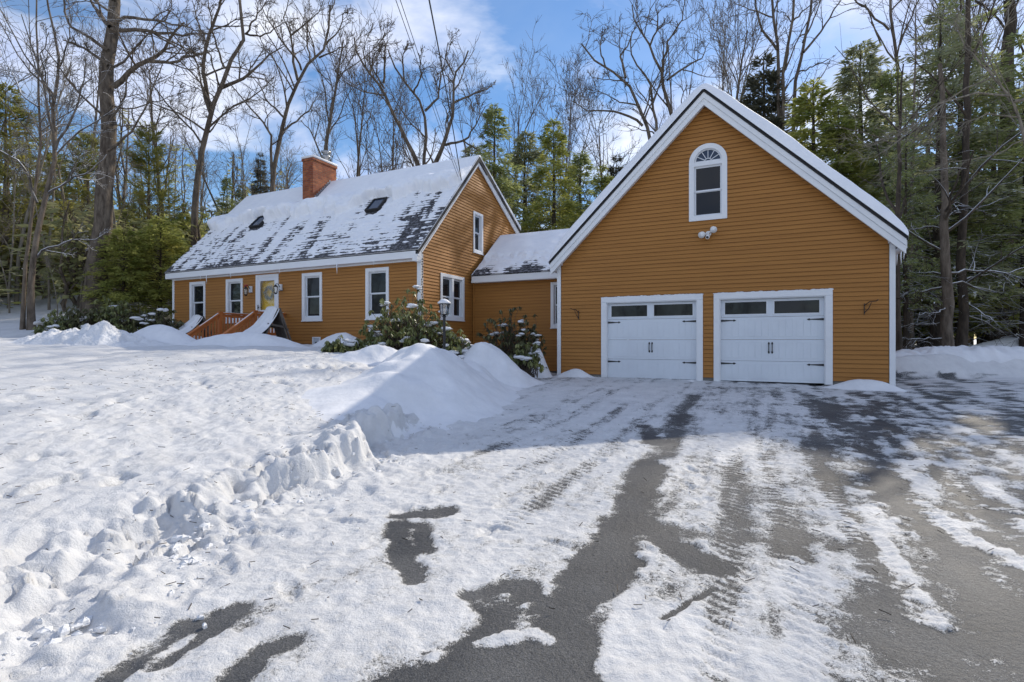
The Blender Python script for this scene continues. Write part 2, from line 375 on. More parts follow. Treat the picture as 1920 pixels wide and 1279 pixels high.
# bare asphalt (negative) and left-over snow (positive): polyline on the drive, half width in metres, weight
STROKES = [
    ([(745, 968), (835, 962)], .12, -1.0), ([(752, 985), (748, 1035), (775, 1085)], .10, -1.0), ([(790, 985), (800, 1030)], .09, -.9),
    ([(1300, 742), (1262, 800), (1225, 870)], .16, -.42), ([(1225, 870), (1195, 945), (1165, 1000)], .17, -.75), ([(1165, 1000), (1100, 1080), (1030, 1150)], .17, -1.05),
    ([(1120, 1060), (1085, 1140), (1040, 1300)], .21, -1.1), ([(990, 1120), (930, 1160), (860, 1290)], .17, -1.1), ([(880, 1120), (960, 1100)], .10, -.9),
    ([(760, 1290), (850, 1235), (940, 1250)], .13, -1.0), ([(700, 1300), (1100, 1300)], .14, -1.0),
    ([(220, 1275), (320, 1190), (440, 1145)], .085, -1.0), ([(290, 1260), (400, 1175)], .06, -.8), ([(430, 1285), (490, 1225), (540, 1205)], .075, -.95),
    ([(1235, 1010), (1330, 1062)], .12, -.75), ([(1180, 985), (1290, 1000)], .12, -.5), ([(1400, 1010), (1500, 1045), (1520, 985)], .15, -.45),
    ([(1545, 1010), (1610, 1040), (1650, 1075)], .15, -.85), ([(1640, 1105), (1690, 1130)], .12, -.8), ([(1590, 1170), (1680, 1200), (1760, 1280)], .20, -.7),
    ([(1720, 860), (1840, 900), (1930, 960)], .30, -.55), ([(1790, 960), (1870, 1030), (1940, 1110)], .25, -.55), ([(1560, 850), (1660, 900), (1760, 1010)], .22, -.35),
    ([(1680, 1040), (1800, 1160), (1900, 1290)], .22, -.55), ([(1780, 1080), (1920, 1220)], .18, -.45), ([(1500, 780), (1620, 800), (1800, 790)], .35, -.4),
    ([(1240, 1165), (1340, 1105)], .018, -.9), ([(1500, 1140), (1530, 1160)], .05, -.6), ([(1370, 900), (1420, 860)], .10, -.35),
    ([(1440, 790), (1640, 770), (1920, 800)], .4, -.25), ([(1210, 800), (1225, 830)], .12, -.6), ([(1700, 722), (1920, 718)], .5, -.35),
    # snow left between
    ([(900, 1210), (960, 1195)], .065, 1.3), ([(1005, 1190), (1030, 1200)], .055, 1.2), ([(810, 1240), (850, 1225)], .05, 1.1), ([(690, 1235), (720, 1205)], .03, 1.0),
    ([(840, 1115), (850, 1190)], .07, .5), ([(1700, 870), (1730, 940), (1800, 1000), (1920, 1060)], .14, .75), ([(1655, 1020), (1690, 1080), (1740, 1165)], .085, .9),
    ([(1560, 960), (1640, 1000), (1690, 1060)], .07, .5), ([(1180, 1130), (1150, 1290)], .12, .8), ([(1250, 1200), (1450, 1250)], .3, .45),
    ([(1500, 1060), (1530, 1290)], .11, .55), ([(1820, 1010), (1900, 1060)], .09, .6), ([(1760, 870), (1920, 890)], .13, .35), ([(1850, 900), (1920, 960)], .10, .5),
    ([(340, 1285), (470, 1195), (640, 1120)], .055, .9), ([(1000, 960), (900, 1060)], .18, .3),
    ([(1100, 720), (1500, 726)], .25, .25),
]

TREADS = ((-.28, 1, 7.5), (.12, 1, 8), (.62, 1, 8), (1.25, 1, 9), (1.75, 2, 10), (-1.75, 3, 11), (-2.25, 4, 12), (-2.9, 5, 12))

def drive_snow(X, Y):
    u = X * CA - Y * SA; n = X * SA + Y * CA
    f = .86 - .23 * ss(.25, .95, u + .1 * np.sin(n * 1.3)) * ss(13, 7, Y)
    f = f - .07 * ss(7.5, 10, Y) * ss(-1.0, 4, X)
    f = f - .10 * ss(-1.8, -.6, u)
    streak = .6 * (fbm(u * 2.6, n * .5, 61, 4) - .5) + .75 * (fbm(u * 7.5, n * .7, 67, 4) - .5)
    mid = fbm(X * 1.6, Y * 1.6, 62, 4) - .5
    fine = fbm(X * 6, Y * 6, 63, 3) - .5
    f = f + streak * (.75 + .35 * ss(0, 1, u)) + mid * .35 + fine * (.34 + .55 * ss(0, 1, u)) + (fbm(u * 3.4, n * 1.5, 68, 4) - .5) * .75 * ss(.2, 1.0, u) + (fbm(X * 16, Y * 16, 66, 3, .7) - .5) * (.42 + .30 * ss(0, 1, u))
    wob = (fbm(X * 2.4, Y * 2.4, 64, 4) - .5) * .30 + (fbm(X * 9, Y * 9, 65, 4) - .5) * .20
    for pts, w, a in STROKES:
        P = [on_drive(*p) for p in pts]
        if not hasattr(drive_snow, 'x'): pass
        dd = stroke_dist(X, Y, P) + wob * min(1.0, w * 5)
        f = f + a * (.40 if pts[0][0] > 1310 and a < 0 else .85) * ss(w * 1.35, w * .25, dd)
    # tyre tread prints
    for u0, n0, n1 in TREADS:
        k = np.exp(-((u - u0 - .10 * np.sin(n * .6 + u0)) / .105) ** 4) * ss(n0, n0 + .6, n) * ss(n1, n1 - 1.5, n)
        f = f - k * (.07 + .26 * (np.sin(n * 2 * math.pi / .085 + 34 * np.abs(u - u0)) > .25))
    return f

def grow_lines(a, b, step, g, lim):
    """from a outward to lim with growing steps"""
    out = []; x = a; s = step
    while abs(x) < lim:
        s *= g; x += s * (1 if b > 0 else -1); out.append(x)
    return out

def build_ground():
    xs = np.array(sorted(grow_lines(-4.6, -1, .021, 1.035, 400)) + list(np.arange(-4.6, 4.8, .021)) + grow_lines(4.8, 1, .021, 1.035, 400))
    xs = np.unique(np.round(xs, 4))
    ys = np.concatenate([np.array(sorted(grow_lines(1.6, -1, .05, 1.12, 400))), np.arange(1.6, 4.6, .015), np.arange(4.6, 8, .022), np.arange(8, 13, .04), np.arange(13, 18, .07), np.array(grow_lines(18, 1, .07, 1.05, 500))])
    ys = np.unique(np.round(ys, 4))
    X, Y = np.meshgrid(xs, ys)
    Z, d, r, pit = surface(X, Y)
    drive = (d < .03) & (r < .35) & (Y < 15.0) & (Y > -10)
    sn = np.ones_like(Z)
    k = drive & (X > -6) & (X < 18)
    sn[k] = drive_snow(X[k], Y[k])
    sn = np.where(drive, np.maximum(sn, ss(-.45, .0, d) * .95 * (Y < 13)), 1.5)
    # snow has thickness where it lies on the drive; foot and tyre scuffs
    u = X * CA - Y * SA; n = X * SA + Y * CA
    thick = ss(.42, .75, sn)
    Z = Z + np.where(drive, thick * (.012 + .012 * (fbm(u * 6, n * 2, 71, 3) - .5) + .030 * (fbm(X * 11, Y * 11, 72, 3) - .5) + .016 * (fbm(X * 30, Y * 30, 73, 2) - .5)), 0)
    for u0, n0, n1 in TREADS:
        k = np.exp(-((u - u0 - .10 * np.sin(n * .6 + u0)) / .105) ** 4) * ss(n0, n0 + .6, n) * ss(n1, n1 - 1.5, n) * drive * thick
        Z = Z - k * (.008 + .012 * (np.sin(n * 2 * math.pi / .085 + 34 * np.abs(u - u0)) > .25))
    rf = np.random.default_rng(77); fx, fy = -.2, 2.6; kk = np.where((drive & (X > -3) & (X < 4) & (Y < 10)).ravel())[0]; Zf = Z.ravel().copy(); Xf = X.ravel()[kk]; Yf = Y.ravel()[kk]; dz = np.zeros(len(kk))
    for walk in range(7):
        fx, fy = rf.uniform(-1.3, 1.8), rf.uniform(2.3, 5.5); th = rf.uniform(.8, 2.2)
        for i in range(12):
            th += rf.normal(0, .25); fx += .55 * math.cos(th); fy += .55 * math.sin(th); sx_ = (.10 if i % 2 else -.10)
            px_, py_ = fx - sx_ * math.sin(th), fy + sx_ * math.cos(th); a_ = (Xf - px_) * math.cos(th) + (Yf - py_) * math.sin(th); b_ = -(Xf - px_) * math.sin(th) + (Yf - py_) * math.cos(th)
            q_ = (a_ / .145) ** 2 + (b_ / .052) ** 2; dz -= .020 * np.exp(-q_ ** 2) * (1 + .4 * np.sin(a_ * 190)); dz += .010 * np.exp(-((np.sqrt(q_) - 1.25) / .22) ** 2)
    Zf[kk] += dz * thick.ravel()[kk]; Z = Zf.reshape(Z.shape)
    toe = np.exp(-((d + .35) / .4) ** 2) * drive * ss(9, 7, Y)
    Z = Z + toe * ((fbm(X * 5, Y * 5, 75, 3) - .42) * .14)
    sn = sn + toe * .3
    near = ss(40, 10, np.hypot(X, Y))
    dirt = np.clip(ss(.36, .66, fbm(X * .45, Y * .22, 81, 3)) * .85 + .22, 0, 1) * ss(.3, 1.5, d) * near * ss(13, 10, Y)
    dirt = dirt * (.25 + .75 * ss(.40, .62, fbm(X * 5, Y * 3.5, 82, 4)))
    dirt = dirt + pit * .5 + np.where(drive, .16 + .62 * ss(1.0, .55, sn), 0) * ss(9, 5, Y)
    ny, nx = X.shape
    V = np.stack([X.ravel(), Y.ravel(), Z.ravel()], 1)
    idx = np.arange(nx * ny).reshape(ny, nx)
    Q = np.stack([idx[:-1, :-1], idx[:-1, 1:], idx[1:, 1:], idx[1:, :-1]], -1)
    fd = drive[:-1, :-1]
    for name, mask in (('ground', ~fd), ('driveway', fd)):
        q = Q[mask]
        used = np.unique(q); rm = np.zeros(len(V), np.int64); rm[used] = np.arange(len(used))
        me = mesh_np(name, V[used], rm[q], M['ground'], True)
        for nm, a in (('snow', sn), ('dirt', dirt)):
            at_ = me.attributes.new(nm, 'FLOAT', 'POINT'); at_.data.foreach_set('value', np.ascontiguousarray(a.ravel()[used], np.float32))
        o = link(name, me)
        tag(o, 'uneven winter lawn and woodland floor covered in crusted snow' if name == 'ground' else 'asphalt drive partly covered by packed snow and tyre tracks', kind='structure')

def gz(x, y):
    return float(surface(np.array([x]), np.array([y]))[0][0])

build_ground()

# ------------------------------------------------------------------ snow piles
def pile(name, label, cx, cy, rx, ry, ang, h, p=2.0, rough=0.0, seed=0, res=.05, flat=0.0, m='snow', skew=0.0, group='heaps of snow around the house', chunk=0.0):
    k = 1.75
    xs = np.arange(-rx * k, rx * k + res, res); ys = np.arange(-ry * k, ry * k + res, res)
    A_, B_ = np.meshgrid(xs, ys)
    ca, sa = math.cos(ang), math.sin(ang)
    X = cx + A_ * ca - B_ * sa; Y = cy + A_ * sa + B_ * ca
    wx = (fbm(X * .9, Y * .9, seed + 1, 3) - .5) * .5 * rx; wy = (fbm(X * .9, Y * .9, seed + 2, 3) - .5) * .5 * ry
    q = np.sqrt(((A_ + wx + skew * B_) / rx) ** 2 + ((B_ + wy) / ry) ** 2)
    sh = np.exp(-np.power(q / .78, p) * .9)
    base, d, r = base_height(X, Y)
    hh = sh * h
    if rough: hh = hh + sh * ((1 - np.abs(2 * fbm(X * 2.3, Y * 2.3, seed + 5, 4) - 1)) - .6) * rough + sh * (fbm(X * 8, Y * 8, seed + 6, 3) - .5) * rough * .5
    if chunk:
        c = fbm(X * 2.0, Y * 2.0, seed + 8, 2); hh = hh + sh * (np.floor(c * 7) / 7 - .5) * chunk
    hh = hh + sh * (fbm(X * 1.2, Y * 1.2, seed + 7, 3) - .5) * .18 * h + sh * (fbm(X * 5, Y * 5, seed + 9, 3) - .5) * .035
    Z = base + hh - .06 - ss(1.35, 1.75, q) * .25
    ny, nx = X.shape; idx = np.arange(nx * ny).reshape(ny, nx)
    Q = np.stack([idx[:-1, :-1], idx[:-1, 1:], idx[1:, 1:], idx[1:, :-1]], -1).reshape(-1, 4)
    z0 = float(base_height(np.array([cx]), np.array([cy]))[0][0])
    V = np.stack([X.ravel() - cx, Y.ravel() - cy, Z.ravel() - z0], 1)
    me = mesh_np(name, V, Q, M[m], True)
    o = link(name, me); o.location = (cx, cy, z0)
    return tag(o, label, 'snow pile', group)

pile('snow_pile', 'big smooth rounded ploughed snow mound in blue shade beside the driveway', -1.35, 9.8, 1.2, 2.5, -.22, .84, 2.3, seed=100, res=.045)
pile('snow_pile', 'pointed snow heap between lamp post and driveway, left of the breezeway corner', -.42, 13.0, .95, .95, -.3, .82, 2.2, .10, 110)
pile('snow_pile', 'dirty icy snow chunk wedged in the corner by the garage', .72, 15.0, .42, .55, .2, .85, 3.0, .12, 120, .035)
pile('snow_pile', 'broken lumpy sunlit snow heap in front of the left tree trunks', -10.9, 13.6, 1.85, .75, .1, .47, 2.8, .34, 130, .04, m='snow_rough', chunk=.55)
pile('snow_pile', 'smooth shaded snow mound left of the porch steps', -10.0, 14.6, 1.05, .7, .1, .60, 2.2, seed=140)
pile('snow_pile', 'wide shaded snow drift covering the foot of the porch steps', -7.3, 14.3, 1.6, .65, .08, .46, 2.2, seed=150)
pile('snow_pile', 'low snow drift against the house wall beside the white vent box', -4.9, 15.4, 1.0, .55, -.3, .48, 2.2, seed=160)
pile('snow_pile', 'thin wedge of snow at the right front corner of the garage', 8.0, 11.85, .85, .30, -A, .30, 2.2, seed=170, res=.04)
pile('snow_pile', 'thin wedge of snow at the left front corner of the garage', 1.85, 14.85, .65, .22, -A, .30, 2.2, seed=180, res=.04)
pile('snow_pile', 'tiny snow heap between the two garage doors', 4.62, 13.42, .18, .10, -A, .12, 2.0, seed=185, res=.03)
pile('snow_pile', 'ploughed snow bank along the woods at right end of the driveway', 13.5, 15.4, 4.2, .7, .02, .34, 2.4, .22, 190, .06)
pile('snow_pile', 'low grey snow berm behind the two trunks at far right', 20.6, 20.6, 3.4, .7, 0.0, .62, 3.5, .06, 195, .07)
pile('snow_pile', 'sunlit crusty snow ridge in front of the rhododendron at the house corner', -2.9, 11.6, 1.3, .55, .45, .38, 2.2, .12, 200, .045)

# loose clods thrown up along the ploughed edge: nobody could count these
def clods():
    rng = np.random.default_rng(7); mb = MB(); 
    for i in range(900):
        Y = 1.8 + 6.0 * rng.random() ** 1.3
        e = float(np.interp(Y, EDGE_Y, EDGE_X))
        X = e + abs(rng.normal(0, .34)) - .06
        r = .007 + .034 * rng.random() ** 4.5 * (1.0 if X < e + .3 else .5)
        z = gz(X, Y) + r * .25
        a, b, c = rng.uniform(.7, 1.4, 3)
        k = len(mb.v)
        mb.ball((X, Y, z - r * .1), (r * a, r * b, r * c * .75), 0, 5, 3)
        for j in range(k, len(mb.v)):
            p = mb.v[j]; w = 1 + .7 * (random.random() - .5)
            mb.v[j] = (X + (p[0] - X) * w, Y + (p[1] - Y) * w, z + (p[2] - z) * w)
    o = mb.build('snow_clods', M['snow_rough'], None, False)
    tag(o, 'loose snow crumbs scattered along the ploughed edge of the lawn', kind='stuff')
random.seed(3); clods()

def litter():
    rng = np.random.default_rng(17); mb = MB()
    for i in range(800):
        if i % 3: X, Y = rng.uniform(-7, -1.6), rng.uniform(2.6, 10)
        else: X, Y = rng.uniform(-1.4, 5), rng.uniform(2.4, 9)
        L = rng.uniform(.015, .07); t = rng.uniform(0, 6.28); z = gz(X, Y) + .022
        mb.tube([(X, Y, z), (X + L * math.cos(t), Y + L * math.sin(t), z + rng.uniform(0, .012))], .0028, 3)
    o = mb.build('twig_litter', M['dirt'])
    tag(o, 'small dark twigs and bark bits littering the snow', kind='stuff')
litter()

# ------------------------------------------------------------------ building helpers (local frame: u right along the front, n into depth, z up)
def siding(mb, span, z0, z1, put, holes=(), step=.1, butt=.015):
    """clapboards: span(z) -> (s0, s1); put(s, d, z) -> point; holes = (s0, s1, z0, z1)"""
    cuts = {z0, z1}
    n = int(math.ceil((z1 - z0) / step))
    for i in range(n + 1): cuts.add(min(z0 + i * step, z1))
    for h in holes:
        for z in h[2:4]:
            if z0 < z < z1: cuts.add(z)
    zs = sorted(cuts)
    for a, b in zip(zs[:-1], zs[1:]):
        if b - a < 1e-4: continue
        i = int((a - z0 + 1e-6) / step); c0 = z0 + i * step
        da = butt * (1 - (a - c0) / step); db = butt * (1 - (b - c0) / step)
        sa, sb = span(a + 1e-5), span(b - 1e-5)
        if sa[1] - sa[0] < .01: continue
        m_ = (a + b) / 2
        hs = sorted((h[0], h[1]) for h in holes if h[2] < m_ < h[3])
        segs = []; cur0, cur0b = sa[0], sb[0]
        for h0, h1 in hs:
            if h1 <= sa[0] or h0 >= sa[1]: continue
            segs.append((cur0, h0, cur0b, h0)); cur0 = cur0b = h1
        segs.append((cur0, sa[1], cur0b, sb[1]))
        for s0, s1, t0, t1 in segs:
            if s1 - s0 < .002: continue
            first = abs(a - c0) < 1e-6
            vs = [put(s0, da, a), put(s1, da, a), put(t1, db, b), put(t0, db, b)]; fs = [(0, 1, 2, 3)]
            mb.add(vs, fs)
            if first: mb.add([put(s0, da, a), put(s1, da, a), put(s0, -.004, a), put(s1, -.004, a)], [(2, 3, 1, 0)], 1); mb.add([put(s0, butt + .0006, a - .001), put(s1, butt + .0006, a - .001), put(s0, butt + .0004, a + .004), put(s1, butt + .0004, a + .004)], [(0, 1, 3, 2)], 1)  # underside and thin face strip carry the painted lap shadow

def pbox(mb, put, s0, s1, d0, d1, z0, z1, mi=0):
    vs = [put(s, d, z) for z in (z0, z1) for d in (d0, d1) for s in (s0, s1)]
    mb.add(vs, [(0, 2, 3, 1), (4, 5, 7, 6), (0, 1, 5, 4), (2, 6, 7, 3), (0, 4, 6, 2), (1, 3, 7, 5)], mi)

def frame4(mb, put, s0, s1, z0, z1, w, d0, d1, wt=None, wb=None):
    wt = wt or w; wb = wb or w
    pbox(mb, put, s0, s0 + w, d0, d1, z0, z1); pbox(mb, put, s1 - w, s1, d0, d1, z0, z1)
    pbox(mb, put, s0 + w, s1 - w, d0, d1 - .002, z1 - wt, z1); pbox(mb, put, s0 + w, s1 - w, d0, d1 - .002, z0, z0 + wb)

def window(par, put, s0, s1, z0, z1, cas=.10, double=False, label=None):
    """casing outer rectangle; returns the hole for the siding"""
    mb = MB(); frame4(mb, put, s0, s1, z0, z1, cas, -.02, .036)
    pbox(mb, put, s0 - .015, s1 + .015, .0, .055, z0 - .035, z0 - .001)
    frame4(mb, put, s0 + cas - .012, s1 - cas + .012, z0 + cas - .012, z1 - cas + .012, .03, -.10, .02)
    if double:
        sm = (s0 + s1) / 2; pbox(mb, put, sm - .05, sm + .05, -.1, .03, z0 + cas + .02, z1 - cas - .02)
    w = mb.build('window', M['white'], par, bevel=.004)
    if label: w['label'] = label
    bays = [(s0 + cas + .018, s1 - cas - .018)] if not double else [(s0 + cas + .018, sm - .05), (sm + .05, s1 - cas - .018)]
    for a, b in bays:
        za, zb = z0 + cas + .018, z1 - cas - .018; zm = (za + zb) / 2
        for lo, hi, dd in ((za, zm + .015, -.075), (zm - .015, zb, -.045)):
            mb = MB(); frame4(mb, put, a, b, lo, hi, .042, dd - .025, dd); mb.build('sash', M['sash'], w, bevel=.003)
            mb = MB(); pbox(mb, put, a + .04, b - .04, dd - .020, dd - .014, lo + .04, hi - .04); mb.build('pane', M['pane'], w)
    return (s0 + .03, s1 - .03, z0 + .03, z1 - .03)

def roof_courses(mb, put, s0, s1, q0, q1, step=.14, butt=.014):
    """shingle courses: put(s, d, q) with q up the slope"""
    q = q0
    while q < q1 - 1e-4:
        b = min(q + step, q1)
        mb.add([put(s0, butt, q), put(s1, butt, q), put(s1, 0, b), put(s0, 0, b), put(s0, 0, q), put(s1, 0, q)], [(0, 1, 2, 3), (4, 5, 1, 0)])
        q = b

def snow_sheet(name, parent, put, S_, Q_, T_, m='snow_roof'):
    """grid S_,Q_ with thickness T_ above the slope"""
    ny, nx = S_.shape
    pts = put(S_, T_, Q_)
    V = np.stack([p.ravel() for p in pts], 1)
    idx = np.arange(nx * ny).reshape(ny, nx)
    Q = np.stack([idx[:-1, :-1], idx[:-1, 1:], idx[1:, 1:], idx[1:, :-1]], -1).reshape(-1, 4)
    return link(name, mesh_np(name, V, Q, M[m], True), parent)

# ------------------------------------------------------------------ house
UH, UL, NF, NB = -9.12, -20.97, 12.70, 19.35
EV, EZ, RN, RZ, BN, BZ = 12.43, 2.70, 16.06, 6.575, 19.52, 4.60
SL = (RZ - EZ) / (RN - EV); SLA = math.atan(SL); SLEN = math.hypot(RZ - EZ, RN - EV)
SB = (RZ - BZ) / (BN - RN)
front = lambda s, d, z: (s, NF - d, z)
side = lambda s, d, z: (UH + d, s, z)
left = lambda s, d, z: (UL - d, s, z)
house = empty('cape_house', (*un(UH, NF), 0), -A)
HO = (UH, NF, 0)
tag(house, 'ochre clapboard cape house with brick chimney, patchy snow on roof and yellow front door', 'house')
class HMB(MB):
    """mesh builder in (u, n, z), shifted to the house origin"""
    org = HO
    def build(s, name, mats, parent=None, smooth=False, bevel=0.0, origin=None):
        top = parent in (house, None) or True
        s.v = [(p[0] - s.org[0], p[1] - s.org[1], p[2] - s.org[2]) for p in s.v]
        return _MB.build(s, name, mats, parent, smooth, bevel)
_MB = MB
MB = HMB
WT, WB = 2.295, .711
holes = []
for s0, s1, lab in ((-19.90, -18.97, 'narrow window nearest the left house corner'), (-17.79, -16.88, 'narrow window just left of the front door'), (-13.93, -13.03, 'narrow window right of the front door'), (-11.19, -10.28, 'narrow window nearest the right house corner')):
    holes.append(window(house, front, s0, s1, WB, WT, label=lab))
DL, DR, DT, DB = -16.19, -15.05, 2.36, .22
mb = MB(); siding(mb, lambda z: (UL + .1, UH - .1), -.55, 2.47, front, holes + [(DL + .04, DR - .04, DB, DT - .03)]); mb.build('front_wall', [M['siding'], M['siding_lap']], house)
# gable wall
hs = [window(house, side, 13.74, 15.17, .72, 2.175, double=True, label='double window low on the gable wall'), window(house, side, 15.80, 16.48, 3.155, 4.59, cas=.085, label='upper window on the gable wall')]
def gspan(z):
    a = NF + .1 if z < 2.52 else max(NF + .1, EV + (z - EZ + .2) / SL)
    b = NB if z < BZ - .2 else min(NB, RN + (RZ - .2 - z) / SB)
    return (a, b)
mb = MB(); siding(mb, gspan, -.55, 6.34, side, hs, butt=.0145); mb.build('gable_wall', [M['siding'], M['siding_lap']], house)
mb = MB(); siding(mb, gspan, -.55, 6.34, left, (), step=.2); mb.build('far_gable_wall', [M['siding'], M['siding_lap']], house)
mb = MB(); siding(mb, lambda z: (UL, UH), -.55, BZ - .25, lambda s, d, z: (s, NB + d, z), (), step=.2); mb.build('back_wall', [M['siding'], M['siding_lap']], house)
mb = MB(); mb.box(UL + .03, UH - .03, NF + .03, NB - .03, -1.6, -.5); mb.build('foundation', M['concrete'], house)
mb = MB()
mb.box(UL - .022, UL + .10, NF - .024, NF + .0, -.55, 2.5); mb.box(UL - .022, UL + .0, NF, NF + .1, -.55, 2.5)
mb.build('corner_board', M['white'], house, bevel=.003)
mb = MB(); mb.box(UH - .11, UH + .024, NF - .024, NF + .0, -.55, 2.5); mb.box(UH + .0, UH + .024, NF, NF + .10, -.55, 2.62)
mb.build('corner_board', M['white'], house, bevel=.003)
# roof
U0, U1 = -21.05, -9.00
RU0 = -20.05                                   # the ridge stops short: clipped far end
roof = MB()
prof = [(EV, EZ - .005), (RN, RZ - .005), (BN, BZ - .005), (BN, BZ - .14), (RN, RZ - .20), (EV, EZ - .14)]
roof.prism(prof, U0 + .01, U1, 0)
roof = roof.build('roof', M['edge'], house)
pf = lambda s, d, q: (s, EV - .02 + q * math.cos(SLA) - d * math.sin(SLA), EZ + q * math.sin(SLA) + d * math.cos(SLA))
mb = MB(); roof_courses(mb, pf, U0, U1 + .01, 0, SLEN); mb.build('shingles', M['shingle'], roof)
mb = MB(); mb.box(U0 + .03, U1 - .10, EV - .005, EV + .022, 2.45, 2.66); mb.box(U0 + .03, U1 - .10, EV + .023, NF - .03, 2.452, 2.475); mb.box(UL + .11, UH - .12, NF - .05, NF - .018, 2.40, 2.451)
mb.build('eave_fascia', M['white'], house, bevel=.003)
for (a, az, b, bz_) in ((EV, EZ, RN, RZ), (BN, BZ, RN, RZ)):
    mb = MB(); lo, lo2 = .34, .19
    mb.prism([(a, az - .06), (b, bz_ - .06), (b, bz_ - lo), (a, az - lo)], UH + .035, UH + .075, 0)
    mb.prism([(a, az - .062), (b, bz_ - .062), (b, bz_ - lo2), (a, az - lo2)], UH + .076, UH + .105, 0)
    mb.build('rake_board', M['white'], house, bevel=.003)
mb = MB(); mb.prism([(EV, 2.36), (NF + .02, 2.36), (NF + .02, 2.62), (EV, 2.62)], UH - .10, UH + .034, 0); mb.build('eave_return', M['white'], house, bevel=.003)
# snow on the front slope
def house_snow():
    s = np.arange(U0 - .01, U1 + .03, .027); q = np.arange(0.0, SLEN + .02, .03)
    S_, Q_ = np.meshgrid(s, q); n = EV + Q_ * math.cos(SLA)
    upper = .030 + .012 * (fbm(S_ * 1.5, Q_ * 1.5, 301, 3) - .5) + .016 * ((Q_ / .14) % 1)
    w = (fbm(S_ * .55, Q_ * 0 + 1, 302, 3) - .5) * 1.0
    top = 15.28 + w * .55 + .25 * ss(-12, -9.5, S_) - .15 * ss(-17, -20, S_); bot = 14.50 + (fbm(S_ * .8, Q_ * .5, 303, 3) - .5) * .9 + (fbm(S_ * 3.1, Q_ * 1.5, 311, 3) - .5) * .55 + .15 * ss(-12.5, -9.5, S_)
    slab = np.clip((top + .04 - n) / .50, 0, 1) * ss(bot - .09, bot + .06, n) * (.36 + .14 * (fbm(S_ * 1.1, Q_ * 1.4, 304, 3) - .3) + .07 * ss(-11.5, -9.6, S_))
    rim = ss(.42, .56, fbm(S_ * .6, Q_ * 0, 305, 2)); slab = slab * (.7 + .3 * rim) + ss(top + .05, top - .03, n) * ss(bot - .2, bot + .1, n) * (fbm(S_ * 3, Q_ * 3.5, 310, 3) - .5) * .12
    course = ((Q_ / .14) % 1)
    st = fbm((S_ + .10 * Q_) * 3.4, Q_ * .55, 306, 4) - .5
    blot = fbm(S_ * .7, Q_ * .9, 307, 3) - .5; fine = .6 * (fbm(S_ * 2.2, Q_ * 11, 308, 4) - .5) + .6 * (fbm(S_ * 7, Q_ * 12, 309, 3) - .5)
    hgt = ss(12.4, 14.7, n)
    low = .003 + st * .105 + blot * .055 + fine * .14 + .045 * (course - .55) + .036 * hgt - .018 * ss(-11.0, -9.2, S_) * ss(14.2, 13.2, n) - .02 * ss(.3, 0, Q_)
    low = np.clip(low, -.03, .07); low = np.where(low > 0, .012 + low * .75, low)
    T = np.where(n > top, upper, np.maximum(low, slab + .0)); 
    T = np.maximum(T, np.where(n > bot + .1, upper * .8 + slab, -1))
    for su in (-17.99, -12.10):                  # open around the skylights
        k = ss(.40, .22, np.abs(S_ - su) + (fine * .25)) * ss(.52, .30, np.abs(n - 14.33) * 1.25); T = T * (1 - k) - .03 * k
    k = ss(.40, .26, np.abs(S_ + 16.27)) * ss(15.0, 15.12, n); T = T * (1 - k) - .02 * k
    for arr in (T,):
        arr[0, :] = -.02; arr[-1, :] = .015; arr[:, 0] = -.02; arr[:, -1] = -.02
    put = lambda s_, d, q_: (s_ - HO[0], EV - .02 + q_ * math.cos(SLA) - d * math.sin(SLA) - HO[1], EZ + q_ * math.sin(SLA) + d * math.cos(SLA) - HO[2])
    return snow_sheet('snow_cover', roof, put, S_, Q_, T)
house_snow()
mb = MB(); mb.prism([(RN - .02, RZ + .035), (BN + .03, BZ + .16), (BN + .03, BZ + .01), (RN - .02, RZ + .0)], U0, U1 + .01, 0)
mb.prism([(RN - .10, RZ - .05), (RN, RZ + .03), (RN + .12, RZ + .01), (RN + .1, RZ - .04)], U0, U1 + .012, 0)
mb.build('snow_cover', M['snow_roof'], roof, bevel=.01)
# skylights
for su, lab in ((-17.99, 'skylight left of the chimney with a snow blob'), (-12.10, 'skylight high at the right end of the roof')):
    q0 = (14.33 - EV) / math.cos(SLA)
    mb = MB(); 
    for a, b, c, e in ((-.30, -.24, -.36, .36), (.24, .30, -.36, .36)): mb.add([pf(su + x, d, q0 + y) for d in (0, .12) for y in (c, e) for x in (a, b)], [(0, 2, 3, 1), (4, 5, 7, 6), (0, 1, 5, 4), (2, 6, 7, 3), (0, 4, 6, 2), (1, 3, 7, 5)])
    for c, e in ((-.36, -.30), (.30, .36)): mb.add([pf(su + x, d, q0 + y) for d in (0, .118) for y in (c, e) for x in (-.24, .24)], [(0, 2, 3, 1), (4, 5, 7, 6), (0, 1, 5, 4), (2, 6, 7, 3), (0, 4, 6, 2), (1, 3, 7, 5)])
    sk = mb.build('skylight', M['edge'], roof); sk['label'] = lab
    mb = MB(); mb.add([pf(su + x, .09, q0 + y) for y in (-.30, .30) for x in (-.24, .24)], [(0, 1, 3, 2)]); mb.build('pane', M['skylight'], roof if False else sk)
